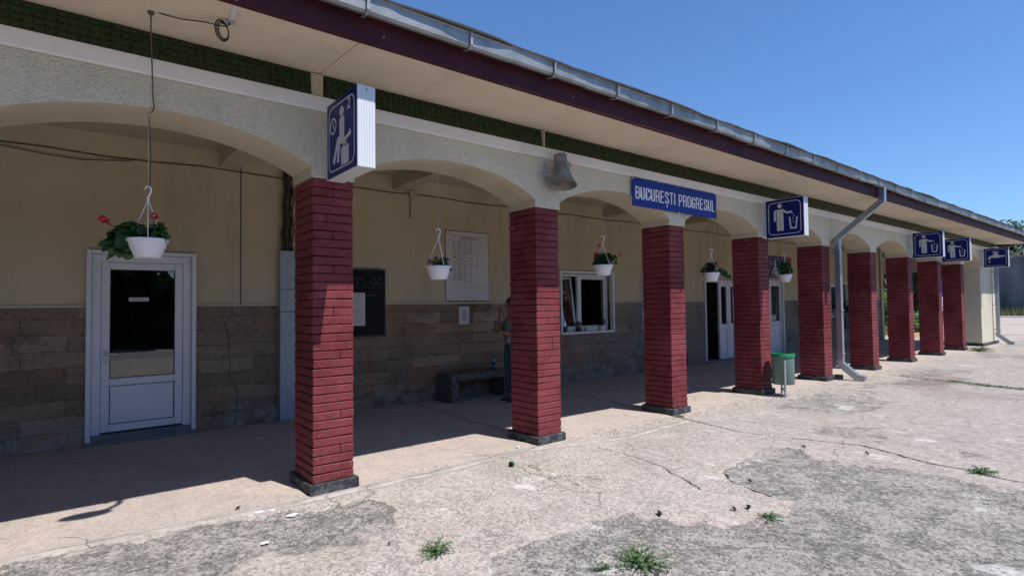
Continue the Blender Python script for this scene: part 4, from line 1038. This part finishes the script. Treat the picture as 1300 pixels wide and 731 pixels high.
def horn():
    T = thing('horn_loudspeaker', 'grey weathered horn loudspeaker pointing down above the second brick pillar', 'loudspeaker', (2.72, -.20, 2.88))
    rot = Matrix.Rotation(R(-9), 3, 'X') @ Matrix.Rotation(R(4), 3, 'Y')
    b = B(); b.lathe([(.168, 0), (.161, .010), (.145, .035), (.124, .085), (.104, .155), (.088, .225), (.080, .262), (.072, .262), (.090, .17), (.113, .09), (.136, .035), (.156, .006), (.168, 0)], 36, rot=rot)
    b.build('horn_bell', 'horn', T, auto=50)
    b = B(); b.lathe([(.001, .275), (.062, .275), (.070, .255), (.080, .258)], 28, rot=rot); b.lathe([(.001, .370), (.070, .370), (.074, .362), (.074, .300), (.066, .285), (.062, .262)], 28, rot=rot); b.build('driver', 'horn', T, auto=40)
    b = B(); b.lathe([(.001, .05), (.035, .055), (.042, .09), (.030, .20)], 20, rot=rot); b.build('reflex_cone', 'rust', T, auto=50)
    b = B(); b.tube([(0, .09, .18), (-.05, .12, .20), (-.09, .19, .18)], .009, 8); b.box(-.115, -.085, .168, .187, .06, .28, 0, .003); b.box(-.19, -.02, .172, .187, .14, .17, 0, .003)
    b.tube([(-.155, .17, .15), (-.155, .10, .13), (-.06, .08, .15)], .007, 8)
    b.build('bracket', 'bin_post', T, auto=50)
    b = B(); b.tube([(.04, .02, .33), (.09, .03, .34), (.12, .05, .30), (.11, .08, .25), (.16, .12, .23), (.24, .14, .25), (.29, .15, .30), (.28, .16, .36), (.24, .17, .39), (.19, .17, .36), (.22, .17, .30)], .006, 6)
    b.tube([(.05, .0, .31), (.11, .0, .29), (.16, .05, .31), (.20, .10, .27), (.27, .14, .28)], .005, 6); b.build('loose_cable', 'wire', T, smooth=True)

def fittings():
    # thin wall cables
    b = B(); n = 60
    pts = [(-7.5 + 31 * i / n, WY - .012, 3.375 + .012 * math.sin(i * 1.9) + .006 * math.sin(i * 5.1)) for i in range(n + 1)]; b.tube(pts, .0075, 6)
    tag(b.build('wall_cable', 'brown_cable'), 'dark cable running straight along the top of the cream wall', 'cable')
    b = B(); b.tube([(-2.6, WY - .02, 3.37), (-2.19, WY - .03, 3.335), (-1.8, WY - .03, 3.295), (-1.5, WY - .03, 3.285), (-1.08, WY - .03, 3.335), (-.98, WY - .015, 3.365)], .006, 6)
    tag(b.build('wall_cable', 'brown_cable'), 'sagging cable loop at the top left of the cream wall', 'cable')
    T = thing('junction_box', 'small cream junction box on the cable high on the wall above the timetable', 'junction box', (2.77, WY, 3.38))
    b = B(); b.box(-.06, .06, -.065, -.0, -.065, .06, 0, .008); b.build('housing', 'wall', T)
    b = B(); b.tube([(-.045, -.02, -.06), (-.045, -.012, -.40)], .006, 6); b.build('drop_cable', 'brown_cable', T)
    # galvanised cable trunking
    T = thing('cable_trunking', 'tall pale grey metal cable trunking on the wall beside the nearest pillar', 'cable trunking', (.665, WY - .023, 0))
    for za, zb in ((.005, 1.495), (1.50, 1.81), (1.815, 2.345)):
        b = B(); b.box(0, .235, -.10 - .004 * (zb < 1.82) - .003 * (zb < 1.6), 0, za, zb, 0, .004); b.build('trunking_cover', 'duct', T)
    b = B(); b.box(.012, .223, -.09, -.004, 2.335, 2.349); b.build('opening', 'dark_gap', T)
    rnd = random.Random(8)
    for i in range(7):
        b = B(); x = .03 + i * .026; ph = rnd.uniform(0, 6)
        b.tube([(x + .014 * math.sin(ph + t * 2.1) + (.05 - x * .25) * (t / 9), -.045 + .012 * math.sin(ph * 2 + t * 1.7), 2.30 + 1.30 * t / 9) for t in range(10)], rnd.choice((.008, .011, .014)), 6)
        b.build('riser_cable', 'black' if i % 3 else 'brown_cable', T, smooth=True)
    # sealed floodlight and loose lead under the eaves
    T = thing('eaves_lamp', 'silver lamp arm with coiled black lead fixed under the eaves at top', 'lamp', (-.76, -.60, 3.53))
    d = Vector((-.13, -.60, .0)).normalized()
    a0 = Vector((0, -.04, .02)); a1 = a0 + Vector((0, 0, -.085)); 
    b = B(); b.tube([(0, .0, -.005), (0, -.04, -.02), (-.005, -.12, -.03), (-.05, -.42, .0), (-.10, -.55, .10), (-.14, -.68, .30)], [.024, .024, .024, .022, .022, .022], 14); b.build('arm', 'white_alu', T, smooth=True)
    b = B(); b.lathe([(.001, -.05), (.025, -.05), (.026, -.03), (.026, .012), (.001, .012)], 14, c=(0, .0, -.0)); b.build('end_cap', 'bin_post', T, auto=40)
    b = B(); b.ball((-.22, -.73, .33), 1, 18, 10, 0, (.17, .075, .05)); b.build('lamp_head', 'horn', T, smooth=True)
    b = B()
    for k_ in range(3):
        rr = .045 + .008 * k_; b.tube([(-.035 + rr * math.cos(t * .42 + k_) * .8 - .005 * k_, .03 + rr * math.cos(t * .42 + k_) * .5, -.10 + rr * math.sin(t * .42 + k_) * 1.15) for t in range(16)], .0042, 6)
    b.tube([(-.0, .0, -.05), (-.02, .01, -.07), (-.05, .04, -.065), (-.14, .10, -.04), (-.26, .16, -.035), (-.35, .20, -.02), (-.42, .225, .0)], .0042, 6)
    b.build('lead', 'black', T, smooth=True)
    # grey cord hanging from the soffit across the arch
    b = B(); b.tube([(-1.19, -.37, 3.52), (-1.19, -.365, 3.44), (-1.185, -.33, 3.36), (-1.165, -.20, 3.20), (-1.15, -.09, 3.06), (-1.135, -.03, 2.985), (-1.15, .0, 2.955)], .005, 6)
    b.tube([(-1.155, .10, 2.96), (-1.13, .2, 2.70), (-1.135, .22, 2.40)], .005, 6)
    b.ball((-1.19, -.37, 3.517), .022, 8, 6)
    tag(b.build('hanging_cable', 'brown_cable', smooth=True), 'thin loose cable hanging from the soffit down to the first arch', 'cable')

def boards():
    y = WY - .024
    T = thing('notice_board', 'black notice board with faint chalk writing and white sheet beside the nearest pillar', 'notice board', (1.62, y, 1.105))
    W, H = .64, 1.025
    b = B(); b.box(0, W, -.03, .0, 0, H, 0, .005); b.build('board', 'board', T)
    b = B(); frame_rect(b, 0.001, W - .001, .001, H - .001, -.038, -.031, .028, .002); b.build('frame', 'dark_gap', T)
    b = B(); rnd = random.Random(3)
    for row, (z, h) in enumerate(((.86, .05), (.78, .07), (.74, .02), (.62, .015))):
        x = .15
        while x < W - .08:
            w = rnd.uniform(.015, .04)
            if rnd.random() < .75:
                pts = [(x + rnd.uniform(0, w), z + rnd.uniform(0, h)) for _ in range(4)]
                for pl in stroke(pts, .006): b.prism([(p[0], -.031, p[1]) for p in pl], (0, -.0007, 0))
            x += w + .012
    b.build('chalk_writing', 'chalk', T)
    b = B(); b.box(.09, .305, -.0335, -.0315, .165, .665); pp = b.build('sheet', 'paper', T)
    b = B()
    for i in range(17):
        z = .63 - i * .026
        if i in (6, 12): continue
        b.box(.105, .105 + rnd.uniform(.12, .185), -.0345, -.0337, z, z + (.012 if i == 0 else .006))
    b.build('text_lines', 'print', pp)
    y = WY - .003
    T = thing('timetable_poster', 'large white timetable poster on the cream wall above the stone base', 'poster', (3.40, y, 1.645))
    W, H = .885, 1.19
    b = B(); b.box(-.012, W + .012, -.004, .0, -.014, H + .012); b.build('backing', 'brown_cable', T)
    b = B(); n = 24; vs = []; fs = []
    for i in range(n + 1):
        for j in range(2): vs.append((W * i / n, -.006 - .004 * abs(math.sin(i * .9)) * (1 - j) - (.012 if i == n and j == 0 else 0), H * j if j else .012 * math.sin(i * 1.3) * .4))
    for i in range(n): fs.append((2 * i, 2 * i + 2, 2 * i + 3, 2 * i + 1))
    b.add(vs, fs); sh = b.build('sheet', 'paper', T)
    b = B(); rnd = random.Random(6)
    b.box(.14, .80, -.0135, -.012, H - .085, H - .075, 1); b.box(.28, .70, -.0135, -.012, H - .125, H - .105, 1); b.box(.05, .83, -.0135, -.012, H - .158, H - .154)
    for i in range(27):
        z = H - .19 - i * .0262
        for xa, xb in ((.14, .20), (.225, .33), (.345, .44), (.46, .56), (.62, .66)):
            if rnd.random() < .82: b.box(xa + rnd.uniform(0, .01), xb - rnd.uniform(0, .03), -.0135, -.0125, z, z + .009)
    b.box(.66, .82, -.0135, -.0125, H - .39, H - .386); b.box(.30, .78, -.0135, -.0125, .235, .24)
    b.build('table_print', ['print', 'print_red'], sh)
    y = WY - .0225
    T = thing('paper_notice', 'small white paper notice on the stone wall below the timetable', 'notice', (3.645, y, 1.238))
    b = B(); b.box(0, .212, -.004, 0, 0, .303); b.build('sheet', 'paper', T)
    b = B()
    for i in range(11): b.box(.06, .155, -.0055, -.0045, .24 - i * .018, .248 - i * .018)
    b.build('text_lines', 'print', T)
    # blue double sign above the closed door
    T = thing('door_sign', 'dark blue double panel sign on the wall over the far closed door', 'sign', (14.55, WY - .002, 2.27))
    for i in range(2):
        b = B(); b.box(.71 * i, .71 * i + .70, -.03, 0, 0, .65, 0, .004); p = b.build('panel', 'blue', T)
        g = B(); place(g, stroke(rrect(.07, .07, .93, .93, .1), .018, True), (.71 * i, -.031, 0), (1, 0, 0), (0, 0, 1), .70, .65, .0015)
        place(g, pict_seat() if i else pict_wait(), (.71 * i, -.031, 0), (1, 0, 0), (0, 0, 1), .70, .65, .0015); g.build('pictogram', 'sign_grey', p)
    # little black box behind the third pillar
    T = thing('doorstop_box', 'small black box on the floor by the wall behind the third pillar', 'box', (9.50, 2.95, 0))
    b = B(); b.box(0, .26, 0, .26, 0, .38, 0, .012); b.box(-.01, .27, -.01, .27, .381, .41, 0, .008); b.build('box_body', 'clay', T)

def indoor_plants():
    def potted(name, x, y, z, label, kind, seed, pot='clay', pr=.08, ph=.13, h=.7):
        rnd = random.Random(seed); T = thing(name, label, 'potted plant', (x, y, z))
        b = B(); b.lathe([(.001, 0), (pr * .75, 0), (pr, ph), (pr * .9, ph), (pr * .85, ph - .02), (.001, ph - .02)], 18); b.build('pot', pot, T, auto=40)
        b = B()
        if kind == 'spiky':
            b.tube([(0, 0, ph - .03), (.01, 0, h * .5), (.0, .01, h * .8)], .012, 6)
            for i in range(46):
                a = rnd.uniform(0, 6.28); zz = ph + (h - ph) * rnd.uniform(.15, .8); L = rnd.uniform(.16, .30)
                blade_leaf(b, (0, 0, zz), (math.cos(a) * L, math.sin(a) * L * .55, zz + rnd.uniform(-.08, .22)), .016)
        else:
            for i in range(60):
                d = Vector((rnd.gauss(0, 1), rnd.gauss(0, 1), rnd.gauss(0, 1))).normalized() * rnd.uniform(.3, 1) * h * .5
                leaf_mesh(b, (d.x * .9, d.y * .7, ph + h * .35 + d.z * .8), .028, (d.x, d.y, .5), 0, 6, .2, rnd)
            b.tube([(0, 0, ph - .03), (0, 0, ph + h * .3)], .006, 5)
        b.build('foliage', 'leaf_house', T); return T
    yy = WY + .085
    potted('house_plant', 6.24, yy + .00, .982, 'tall spiky house plant at the left inside the tilted window', 'spiky', 1, h=1.0)
    potted('house_plant', 6.66, yy, .982, 'low bushy plant in a dark pot in the middle of the window sill', 'bushy', 2, pr=.07, ph=.09, h=.20)
    potted('house_plant', 7.36, yy - .02, .982, 'small dark plant in a white pot at the right of the window sill', 'bushy', 3, pot='pot', pr=.075, ph=.11, h=.22)
    b = B(); b.box(0, .36, 0, .06, 0, .09, 0, .004); tag(b.build('folded_paper', 'paper', loc=(6.86, WY + .055, .982)), 'low white tray lying on the window sill between the plants', 'tray')
    b = B(); b.box(0, .30, 0, .06, 0, .12, 0, .004); tag(b.build('folded_paper', 'paper', loc=(6.31, WY + .115, .982)), 'white tray behind the spiky plant in the window', 'tray')
    # window box further along
    T = thing('window_box', 'dark window box with trailing plants under the window behind the sixth pillar', 'window box', (19.05, WY - .30, 1.02))
    b = B(); b.box(0, 1.1, 0, .2, 0, .16, 0, .01); b.build('trough', 'clay', T)
    b = B(); rnd = random.Random(2)
    for i in range(170):
        leaf_mesh(b, (rnd.uniform(-.05, 1.15), rnd.uniform(-.05, .2), .16 + rnd.uniform(-.05, .16) + .25 * max(0, rnd.gauss(0, .5))), .035, (rnd.gauss(0, 1), rnd.gauss(0, 1), 1), 0, 6, .2, rnd)
    for i in range(70):
        leaf_mesh(b, (rnd.uniform(0, .45), -.03 + rnd.uniform(-.05, .05), -rnd.uniform(0, .42)), .03, (rnd.gauss(0, 1), -1, .3), 0, 6, .2, rnd)
    b.build('foliage', 'leaf_house', T)

# ------------------------------------------------------------------ person
def skinned(name, nodes, edges, mat, parent=None, root=0, sub=1, solid=None):
    me = bpy.data.meshes.new(name); me.from_pydata([n[:3] for n in nodes], edges, [])
    o = bpy.data.objects.new(name, me); COL.objects.link(o)
    if parent: o.parent = parent
    sk = o.modifiers.new('skin', 'SKIN'); sk.use_smooth_shade = True; sk.branch_smoothing = .6
    if not me.skin_vertices: me.skin_vertices.new()
    for i, n in enumerate(nodes):
        r = n[3] if isinstance(n[3], (tuple, list)) else (n[3], n[3]); me.skin_vertices[0].data[i].radius = r
        me.skin_vertices[0].data[i].use_root = (i == root)
    s = o.modifiers.new('sub', 'SUBSURF'); s.levels = sub + 1; s.render_levels = sub + 1
    me.materials.append(M[mat]); return o

def person():
    # local frame: +x is where the person faces, +y is the left side; then turned to face the left of the picture
    rz = R(180 - 8)
    N_ = []; E = []
    def v(x, y, z, r): N_.append((x, y, z, r)); return len(N_) - 1
    def chain(start, pts):
        p = start
        for q in pts: i = v(*q); E.append((p, i)); p = i
        return p
    pel = v(0, 0, .92, (.135, .105))
    waist = chain(pel, [(0, 0, 1.04, (.118, .092)), (-.005, 0, 1.18, (.125, .10)), (-.01, 0, 1.32, (.135, .10))])
    neck = chain(waist, [(-.01, 0, 1.405, (.075, .065)), (.005, 0, 1.455, .050)])
    head = chain(neck, [(.018, 0, 1.505, .060), (.022, 0, 1.56, .082), (.012, 0, 1.61, .080), (.002, 0, 1.645, .050)])
    fingers = []
    for s in (1, -1):
        hip = chain(pel, [(0, s * .085, .86, .088), (.012, s * .09, .66, .072), (.02, s * .092, .47, .052), (.005, s * .092, .30, .050), (-.018, s * .092, .09, .034), (-.012, s * .092, .045, .036), (.075, s * .10, .032, .034), (.145, s * .105, .026, .026)])
    # left arm (far side) raised to the face, right arm forward holding a phone
    def arm(s, pts, fdir, curl):
        pts = [(x, -y, z, r) for x, y, z, r in pts]; fdir = (fdir[0], -fdir[1], fdir[2]); curl = (curl[0], -curl[1], curl[2])
        w = chain(waist, pts)
        wx, wy, wz = N_[w][:3]; F = Vector(fdir).normalized(); side = F.cross(Vector(curl)).normalized(); C = Vector(curl).normalized()
        palm = v(*(Vector((wx, wy, wz)) + F * .045), .026); E.append((w, palm)); pc = Vector(N_[palm][:3])
        for i, (off, L) in enumerate(((-.030, .060), (-.010, .070), (.010, .066), (.029, .052))):
            k0 = v(*(pc + F * .035 + side * off), .0095); E.append((palm, k0)); p = Vector(N_[k0][:3])
            a = p + F * L * .42 + C * L * .12; b_ = a + F * L * .25 + C * L * .30; c_ = b_ + F * L * .05 + C * L * .25
            chain(k0, [(*a, .0085), (*b_, .008), (*c_, .007)])
        t0 = pc - F * .02 - side * .028; k0 = v(*t0, .011); E.append((palm, k0)); chain(k0, [(*(t0 + F * .025 - side * .022 + C * .012), .0095), (*(t0 + F * .05 - side * .018 + C * .03), .008)])
    arm(-1, [(-.01, .15, 1.335, .052), (.01, .185, 1.20, .044), (.045, .19, 1.08, .037), (.13, .13, 1.20, .034), (.185, .065, 1.36, .026), (.19, .05, 1.40, .023)], (.05, -.1, 1), (-1, 0, .1))
    arm(1, [(-.01, -.15, 1.335, .052), (.0, -.19, 1.19, .045), (.02, -.195, 1.085, .038), (.13, -.185, 1.10, .034), (.245, -.16, 1.125, .025), (.265, -.155, 1.13, .022)], (1, .15, .05), (0, .25, 1))
    body = skinned('person', N_, E, 'skin', None, 0, 1)
    body.location = (3.99, 2.34, 0); body.rotation_euler = (0, 0, rz)
    tag(body, 'person in grey top and blue trousers standing half hidden behind the second pillar', 'person')
    # clothing
    n = [(0, 0, .90, (.152, .120)), (0, 0, 1.04, (.136, .106)), (-.005, 0, 1.18, (.142, .113)), (-.01, 0, 1.32, (.152, .110)), (-.01, 0, 1.395, (.085, .075)),
         (-.01, .15, 1.335, .062), (.005, .19, 1.17, .062), (-.01, -.15, 1.335, .062), (.01, -.188, 1.17, .060)]
    skinned('shirt', n, [(0, 1), (1, 2), (2, 3), (3, 4), (3, 5), (5, 6), (3, 7), (7, 8)], 'shirt', body)
    n = [(0, 0, .90, (.135, .115)), (0, 0, 1.01, (.128, .104))]; e = [(0, 1)]
    for s in (1, -1):
        o = len(n); n += [(0, s * .085, .85, .102), (.012, s * .09, .66, .086), (.02, s * .092, .47, .066), (.005, s * .092, .30, .064), (-.015, s * .092, .12, .054)]
        e += [(0, o), (o, o + 1), (o + 1, o + 2), (o + 2, o + 3), (o + 3, o + 4)]
    skinned('trousers', n, e, 'jeans', body)
    for s in (1, -1):
        skinned('shoe', [(-.035, s * .092, .045, .042), (.06, s * .098, .036, .042), (.15, s * .105, .030, .034)], [(0, 1), (1, 2)], 'shoe', body)
        b = B(); b.prism([(x, y + s * .098, 0) for x, y in ((-.07, -.035), (-.07, .035), (.06, .045), (.17, .03), (.175, -.03), (.06, -.045))], (0, 0, .014)); b.build('sole', 'sole', body)
    b = B(); b.ball((-.018, 0, 1.590), 1, 16, 12, 0, (.112, .098, .106)); b.ball((.0, .03, 1.56), 1, 12, 8, 0, (.075, .072, .085)); b.ball((.0, -.03, 1.56), 1, 12, 8, 0, (.075, .072, .085)); b.ball((-.055, 0, 1.50), 1, 14, 10, 0, (.075, .078, .10)); b.ball((-.135, 0, 1.60), 1, 12, 8, 0, (.045, .045, .045))
    b.build('hair', 'hair', body, smooth=True)
    b = B(); b.ball((.098, .028, 1.585), .0105, 8, 6); b.ball((.098, -.028, 1.585), .0105, 8, 6); b.build('eyes', 'sole', body, smooth=True)
    b = B(); b.tube([(.095, 0, 1.59), (.112, 0, 1.560), (.108, 0, 1.548), (.095, 0, 1.545)], [.007, .011, .012, .008], 8); b.build('nose', 'skin', body, smooth=True)
    b = B(); b.ball((.094, 0, 1.525), 1, 8, 6, 0, (.010, .022, .006)); b.build('mouth', 'rust', body, smooth=True)
    for s in (1, -1): b = B(); b.ball((.015, s * .083, 1.575), 1, 8, 6, 0, (.018, .008, .03)); b.build('ear', 'skin', body, smooth=True)
    rot = Matrix.Rotation(rz, 4, 'Z'); p = rot @ Vector((.385, .150, 1.165)) + Vector((3.99, 2.34, 0))
    b = B(); b.box(-.07, .07, -.036, .036, -.004, .004, 0, .003); ph = b.build('mobile_phone', 'board', loc=p); ph.rotation_euler = (0, R(-14), rz)
    tag(ph, 'dark flat mobile phone in the outstretched hand of the standing person', 'phone')
    b = B(); b.box(-.064, .064, -.032, .032, .0042, .0050); b.build('screen', 'dark_gap', ph)

# ------------------------------------------------------------------ surroundings
def tree(name, x, y, h, r, label, seed, leaf='leaf_tree', lean=0, n=5200, ls=.16, base=.28, group='trees beyond the station'):
    rnd = random.Random(seed); T = thing(name, label, 'tree' if name != 'shrub' else 'shrub', (x, y, -.05), 0, group)
    b = B(); tz = h * .55; b.tube([(0, 0, 0), (lean * .2, 0, h * .2), (lean * .5, .1, h * .4), (lean, 0, tz)], [h * .032, h * .026, h * .02, h * .010], 9)
    cl = []
    for i in range(15):
        a = rnd.uniform(0, 6.28); q = rnd.uniform(.1, .78) * r; z = h * rnd.uniform(base + .1, .92); q *= 1 - max(0, (z / h - .6)) * 1.3
        c = Vector((lean + math.cos(a) * q, math.sin(a) * q, z)); cl.append((c, r * rnd.uniform(.26, .46)))
        s = h * rnd.uniform(.18, .5); b.tube([(lean * s / h, 0, s), (c * .6 + Vector((0, 0, s * .35)))[:], c[:]], [h * .011, h * .007, h * .003], 6)
    b.build('trunk', 'trunk', T, smooth=True)
    b = B(); V = []; F = []
    for i in range(n):
        c, cr = cl[rnd.randrange(len(cl))]; d = Vector((rnd.gauss(0, 1), rnd.gauss(0, 1), rnd.gauss(0, .8))).normalized() * cr * rnd.uniform(.35, 1.08) ** .5
        p = c + d; t = Vector((rnd.gauss(0, 1), rnd.gauss(0, 1), rnd.gauss(0, .6))).normalized() * ls * rnd.uniform(.5, 1.2); s = t.orthogonal().normalized() * t.length * .42
        o = len(V); V += [(p - t)[:], (p + s)[:], (p + t)[:], (p - s)[:]]; F.append((o, o + 1, o + 2, o + 3))
    b.add(V, F); b.build('crown', leaf, T)
    return T

def surroundings():
    # grey windowless building at the end of the yard
    T = thing('warehouse', 'plain grey stained building standing across the far end of the yard', 'building', (66, 0, 0))
    b = B(); b.box(0, 12, -24, 8.6, -.1, 5.3); b.build('wall', 'far_wall', T)
    b = B(); b.box(-.15, 12.2, -24.2, 8.8, 5.301, 5.5); b.build('roof', 'sill', T)
    # trees behind
    tree('tree', 84, -2, 10.2, 5.0, 'dark tree rising over the grey building, rightmost', 11, n=4200, ls=.35)
    tree('tree', 82, 9, 9.6, 5.0, 'dark tree over the left corner of the grey building', 12, n=4200, ls=.35)
    tree('tree', 60, 12.0, 8.5, 3.2, 'dark tree filling the gap right of the seventh pillar, further back', 13, n=9000, ls=.28, base=-.08)
    tree('tree', 47, 10.7, 7.5, 2.4, 'dark tree seen in the gap left of the seventh pillar', 14, n=9000, ls=.22, base=-.05)
    tree('tree', 41, 6.95, 7.5, 1.9, 'dark tree standing in the gap right of the seventh pillar', 15, n=9000, ls=.18, base=-.05)
    for i, (x, y, h, r, lb) in enumerate([(34, 6.55, 2.0, .9, 'bright green shrub beyond the corridor, left of the seventh pillar'),
                                          (31, 4.15, .95, .75, 'low yellow green shrub in the gap right of the seventh pillar')]):
        tree('shrub', x, y, h, r, lb, 30 + i, 'leaf_shrub', n=3600, ls=.07, base=-.05, group='shrubs beyond the corridor')
    rnd = random.Random(55); V = []; F = []
    for i in range(16000):
        t_ = rnd.random(); z = rnd.uniform(0, 1) * (6.2 + 1.2 * math.sin(t_ * 23)); p = Vector((70 + 22 * t_ + rnd.gauss(0, .8), 9.5 + 24 * t_ + rnd.gauss(0, .8), z))
        t = Vector((rnd.gauss(0, 1), rnd.gauss(0, 1), rnd.gauss(0, .7))).normalized() * .42 * rnd.uniform(.5, 1.2); q = t.orthogonal().normalized() * t.length * .55
        o = len(V); V += [(p - t)[:], (p + q)[:], (p + t)[:], (p - q)[:]]; F.append((o, o + 1, o + 2, o + 3))
    b = B(); b.add(V, F); tag(b.build('distant_wood', 'leaf_tree'), 'far belt of dark trees seen between the last brick pillars', 'wood', kind='stuff')
    # rough grass bank
    rnd = random.Random(3); b = B()
    for i in range(15000):
        x = rnd.uniform(61.5, 65.8); y = rnd.uniform(-20, 9.5); hh = rnd.uniform(.15, .75) * (1 + .5 * math.sin(y * 1.7 + x)); a = rnd.uniform(0, 6.28)
        s = .05; dx, dy = math.cos(a) * s, math.sin(a) * s; tx, ty = rnd.gauss(0, .12), rnd.gauss(0, .12)
        b.add([(x - dx, y - dy, -.01), (x + dx, y + dy, -.01), (x + tx, y + ty, hh)], [(0, 1, 2)], 0 if rnd.random() < .68 else 1)
    tag(b.build('grass_verge', ['grass', 'dry']), 'rough green and straw grass below the far grey building', 'grass', kind='stuff')
    b = B()
    for i in range(9000):
        x = rnd.uniform(27, 60); y = rnd.uniform(4.0 + (x - 27) * .14, 7 + (x - 27) * .24); hh = rnd.uniform(.05, .3); a = rnd.uniform(0, 6.28); s = .03
        dx, dy = math.cos(a) * s, math.sin(a) * s
        b.add([(x - dx, y - dy, -.01), (x + dx, y + dy, -.01), (x + rnd.gauss(0, .08), y + rnd.gauss(0, .08), hh)], [(0, 1, 2)], 0 if rnd.random() < .4 else 1)
    tag(b.build('dry_grass', ['grass', 'dry']), 'straw coloured grass on bare earth beyond the corridor', 'grass', kind='stuff')
    b = B(); b.box(60.9, 61.3, -24, 9.5, -.1, .12, 0, .01); o = b.build('kerb', 'white_trim'); o['kind'] = 'structure'
    # blue and white information post beyond the corridor
    T = thing('information_post', 'small blue and white sign post beyond the last brick pillars', 'sign', (33.2, 3.82, 0))
    b = B(); b.tube([(0, 0, -.05), (0, 0, 2.6)], .035, 8); b.build('post', 'bin_post', T)
    b = B(); b.box(-.3, .3, -.06, -.035, 1.75, 2.5, 0, .004); b.build('upper_panel', 'blue2', T)
    b = B(); b.box(-.3, .3, -.06, -.035, 1.0, 1.7, 0, .004); b.build('lower_panel', 'white_alu', T)
    # line of trees across the platform: dark reflection in the door glass, plus an added light-blocking arm
    rnd = random.Random(77); V = []; F = []
    for i in range(64000):
        u = rnd.uniform(-14, 34); lump = 4.3 + .9 * math.sin(u * .55) + .6 * math.sin(u * 1.35 + 1)
        if 1.35 < u < 2.3: lump = 2.75 + .3 * math.sin(u * 9)
        z = rnd.uniform(0, 1) * lump; y = -16 + rnd.gauss(0, .5) - z * .12
        t = Vector((rnd.gauss(0, 1), rnd.gauss(0, 1), rnd.gauss(0, .7))).normalized() * .30 * rnd.uniform(.5, 1.2); s = t.orthogonal().normalized() * t.length * .6
        if i % 4 == 0:
            w = rnd.uniform(-16, 8); lump2 = 5.6 + .9 * math.sin(w * .9); zz = rnd.uniform(0, 1) * lump2; p = Vector((-15 + rnd.gauss(0, .7), w, zz))  # unseen tree arm added at the left to darken the pillar sides
        else: p = Vector((u, y, z))
        o = len(V); V += [(p - t)[:], (p + s)[:], (p + t)[:], (p - s)[:]]; F.append((o, o + 1, o + 2, o + 3))
    b = B(); b.add(V, F); tag(b.build('hedgerow', 'leaf_tree'), 'dark line of trees across the tracks, seen only mirrored in the door glass', 'hedgerow', kind='stuff')
    b = B(); b.box(-200, 300, -12.6, -9.7, -.02, .006); o = b.build('track_bed', 'sill'); o['kind'] = 'structure'

# ------------------------------------------------------------------ light, sky, camera
def light_cam():
    w = bpy.data.worlds.new('World'); SC.world = w; w.use_nodes = True; nt = w.node_tree; nt.nodes.clear()
    o = nt.nodes.new('ShaderNodeOutputWorld'); bg = nt.nodes.new('ShaderNodeBackground'); sk = nt.nodes.new('ShaderNodeTexSky')
    sk.sky_type = 'NISHITA'; sk.sun_disc = False
    el = math.asin(SUN.z); az = math.atan2(SUN.x, SUN.y)
    sk.sun_elevation = el; sk.sun_rotation = az; sk.altitude = 80; sk.air_density = 1.0; sk.dust_density = .6; sk.ozone_density = 2.2
    bg.inputs[1].default_value = .079
    mx = nt.nodes.new('ShaderNodeMix'); mx.data_type = 'RGBA'; mx.blend_type = 'MULTIPLY'; mx.inputs[0].default_value = 1; mx.inputs[7].default_value = (.84, 1.16, 1.55, 1)
    nt.links.new(sk.outputs[0], mx.inputs[6]); nt.links.new(mx.outputs[2], bg.inputs[0]); nt.links.new(bg.outputs[0], o.inputs[0])
    L = bpy.data.lights.new('sun', 'SUN'); L.energy = 4.6; L.angle = R(.53); L.color = (1, .955, .89)
    lo = bpy.data.objects.new('sun', L); COL.objects.link(lo); lo.rotation_euler = SUN.to_track_quat('Z', 'Y').to_euler()
    cam = bpy.data.cameras.new('camera'); co = bpy.data.objects.new('camera', cam); COL.objects.link(co)
    cam.sensor_width = 36; cam.lens = 36 * 703.04 / 1300; cam.clip_start = .05; cam.clip_end = 2000
    yaw, pitch, roll = 0.67425405, 0.03145382, -0.01234351
    f = Vector((math.sin(yaw) * math.cos(pitch), math.cos(yaw) * math.cos(pitch), math.sin(pitch)))
    r = Vector((math.cos(yaw), -math.sin(yaw), 0)); u = r.cross(f); c, s = math.cos(roll), math.sin(roll)
    r2, u2 = r * c + u * s, -r * s + u * c
    m = Matrix((r2, u2, -f)).transposed().to_4x4(); m.translation = Vector((-1.59286, -4.66763, 1.54883)); co.matrix_world = m
    SC.camera = co
    vs = SC.view_settings; vs.view_transform = 'Standard'; vs.look = 'None'; vs.gamma = 1; vs.exposure = .5; vs.use_curve_mapping = False

mats(); ground(); station()
box_sign(.09, 'blue waiting room sign with seated figure, clock and number 2 on the nearest pillar', pict_wait(), 'waiting_room_sign', 'blue pictogram box signs')
box_sign(7.54, 'blue litter bin sign over the fourth pillar, nearest and largest of the three', pict_bin(), 'litter_sign', 'blue pictogram box signs')
box_sign(15.02, 'blue litter bin sign over the seventh pillar, middle of the three', pict_bin(), 'litter_sign', 'blue pictogram box signs')
box_sign(17.5, 'blue litter bin sign over the eighth pillar, smallest of the three', pict_bin(), 'litter_sign', 'blue pictogram box signs')
box_sign(22.2, 'blue drinking water tap sign over the pale end pier', pict_tap(), 'tap_sign', 'blue pictogram box signs')
name_sign(); baskets(); small_stuff(); bin_(); bench(); horn(); fittings(); boards(); indoor_plants(); person(); surroundings(); light_cam()
